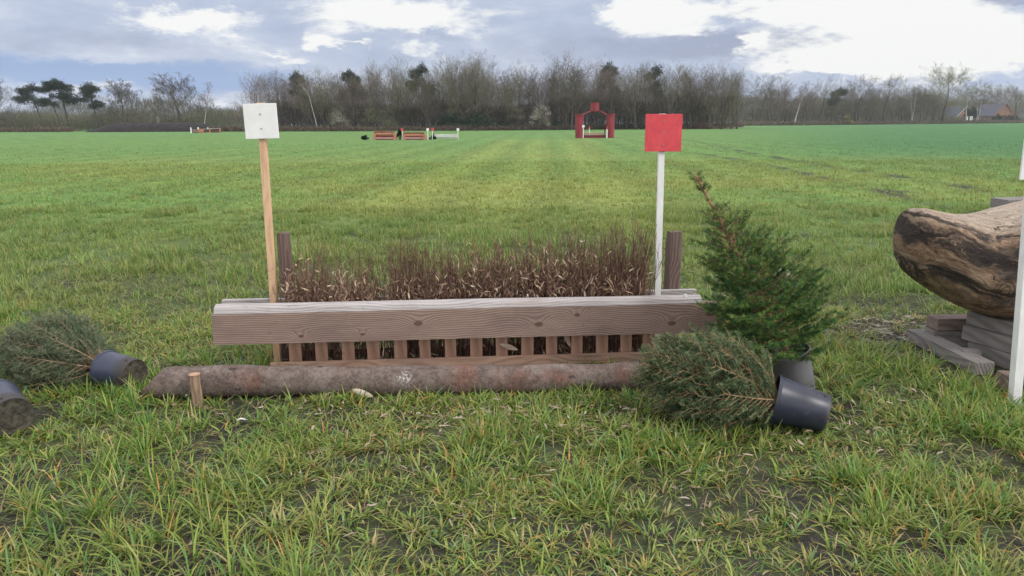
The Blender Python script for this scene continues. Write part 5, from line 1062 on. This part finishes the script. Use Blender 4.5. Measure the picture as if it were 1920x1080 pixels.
# ------------------------------------------------------------------ farmhouses
def brick(name, c, c2, mo):
    mt, t, b = new_mat(name, .85, .2); oc = t.new('ShaderNodeTexCoord').outputs['Object']; sp = t.new('ShaderNodeSeparateXYZ'); t.l.new(oc, sp.inputs[0])
    cb = t.new('ShaderNodeCombineXYZ'); t.l.new(t.math('ADD', sp.outputs[0], sp.outputs[1]), cb.inputs[0]); t.l.new(sp.outputs[2], cb.inputs[1]); bt = t.new('ShaderNodeTexBrick'); t.l.new(cb.outputs[0], bt.inputs['Vector'])
    bt.inputs['Color1'].default_value = (*c, 1); bt.inputs['Color2'].default_value = (*c2, 1); bt.inputs['Mortar'].default_value = (*mo, 1); bt.inputs['Scale'].default_value = 4; t.l.new(bt.outputs[0], b.inputs['Base Color']); return mt
M['brick'] = brick('farm_brick', (.30, .15, .10), (.24, .115, .08), (.3, .25, .2)); M['slate'] = simple('dark_roof_tiles', (.060, .066, .092), .6, .25, 3, c2=(.10, .105, .135)); M['glass'] = simple('window_glass', (.03, .035, .045), .15, .2, 2, spec=.6); M['paint'] = simple('white_trim', (.70, .70, .68), .6, .08, 3)
M['greywall'] = simple('grey_wall', (.25, .25, .20), .85, .2, 2)
def house(px, Y, W, L, he, hr, name, label, wall, arch=True, nwin=3, win_front=False):
    p = at(px, 230, Y); o = empty(name, (p.x, Y, 0)); tag(o, label, 'house')
    # walls: gable front faces -y, spans x 0..W; length along +y
    MB().prism([(0, -.3), (W, -.3), (W, he), (W / 2, hr), (0, he)], 0, L).build('wall', wall, o)
    sl_ = math.atan2(hr - he, W / 2); ov = .35
    for s in (0, 1):
        x0 = -ov if s == 0 else W + ov; z0 = he - ov * math.tan(sl_); th = .22
        pts = [(x0, z0 + .02), (W / 2, hr + .02), (W / 2, hr + th + .05), (x0, z0 + th + .02)]
        MB().prism(pts if s == 0 else pts[::-1], -.4, L + .4).build('roof', M['slate'], o)
        b0_ = [(x0, z0 + th + .03), (W / 2, hr + th + .06), (W / 2, hr + .0), (x0, z0 - .05)]
        MB().prism(b0_ if s else b0_[::-1], -.46, -.403).build('bargeboard', M['paint'] if not arch else M['rust'], o)
    if arch:
        pts = [(W / 2 - 1.7, 0)] + [(W / 2 - 1.7 * math.cos(a), he * .72 + 1.5 * math.sin(a)) for a in np.linspace(0, math.pi, 14)] + [(W / 2 + 1.7, 0)]
        f = MB().prism(pts, -.10, -.02).build('arched_door', M['dkrust'], o); pts2 = [(W / 2 + (x - W / 2) * .8, z * .93) for x, z in pts]; MB().prism(pts2, -.14, -.104).build('pane', M['glass'], f)
        for xx in (1.6, W - 1.6): w_ = MB().box((xx, -.04, 1.5), (1.2, .1, 1.2)).build('window', M['paint'], o); MB().box((xx, -.10, 1.5), (1.0, .04, 1.0)).build('pane', M['glass'], w_)
    if win_front:
        w_ = MB().box((W / 2, -.04, 2.0), (2.4, .1, 1.9)).build('window', M['paint'], o)
        for xx in (-.75, 0, .75): MB().box((W / 2 + xx, -.11, 2.0), (.6, .06, 1.6)).build('pane', M['glass'], w_)
    for k in range(nwin):
        yy = L * (k + .6) / (nwin + .2); w_ = MB().box((-.04, yy, 1.7), (.1, 1.1, 1.3)).build('window', M['paint'], o); MB().box((-.10, yy, 1.7), (.04, .9, 1.1)).build('pane', M['glass'], w_)
    MB().box((W / 2, L * .7, hr + .5), (.7, .7, 1.4)).build('chimney', wall, o); return o
house(1862, 430, 11.5, 22, 4.0, 10.2, 'farmhouse', 'brick farmhouse with dark roof and arched doorway in its gable, at the far right', M['brick'])
house(1792, 430, 10, 20, 3.4, 9.0, 'farmhouse', 'brick farmhouse with dark roof half hidden by trees, left of the arched one', M['brick'], arch=False)
house(1393.5, 330, 4.6, 8, 3.9, 6.6, 'cottage', 'small grey cottage with white window and gable boards, peeping past the end of the wood', M['greywall'], arch=False, win_front=True, nwin=1)
gs = empty('garden_screen', (at(1819, 222, 410).x, 410, 0)); tag(gs, 'pair of white upright panels in the garden between the two farmhouses', 'garden screen')
for xx in (-1.4, .1, 1.0): MB().box((xx, 0, 2.1), (.55, .08, 2.9), bev=.01).build('panel', M['paint'], gs)
MB().box((.5, 0, 3.5), (1.9, .1, .2)).build('crossbar', M['paint'], gs)
# thin spring haze in the air
hz = MB().box((0, 0, 25), (1720, 1720, 54)).build('haze', [], None)
mt = bpy.data.materials.new('haze'); mt.use_nodes = True; t = NT(mt.node_tree); t.n.clear(); pvn = t.new('ShaderNodeVolumePrincipled'); pvn.inputs['Color'].default_value = (.86, .91, 1, 1); pvn.inputs['Density'].default_value = .0002
mo = t.new('ShaderNodeOutputMaterial'); t.l.new(pvn.outputs[0], mo.inputs['Volume']); hz.data.materials.append(mt); tag(hz, 'thin pale air haze over the field', 'haze', kind='stuff')
bpy.context.view_layer.update()
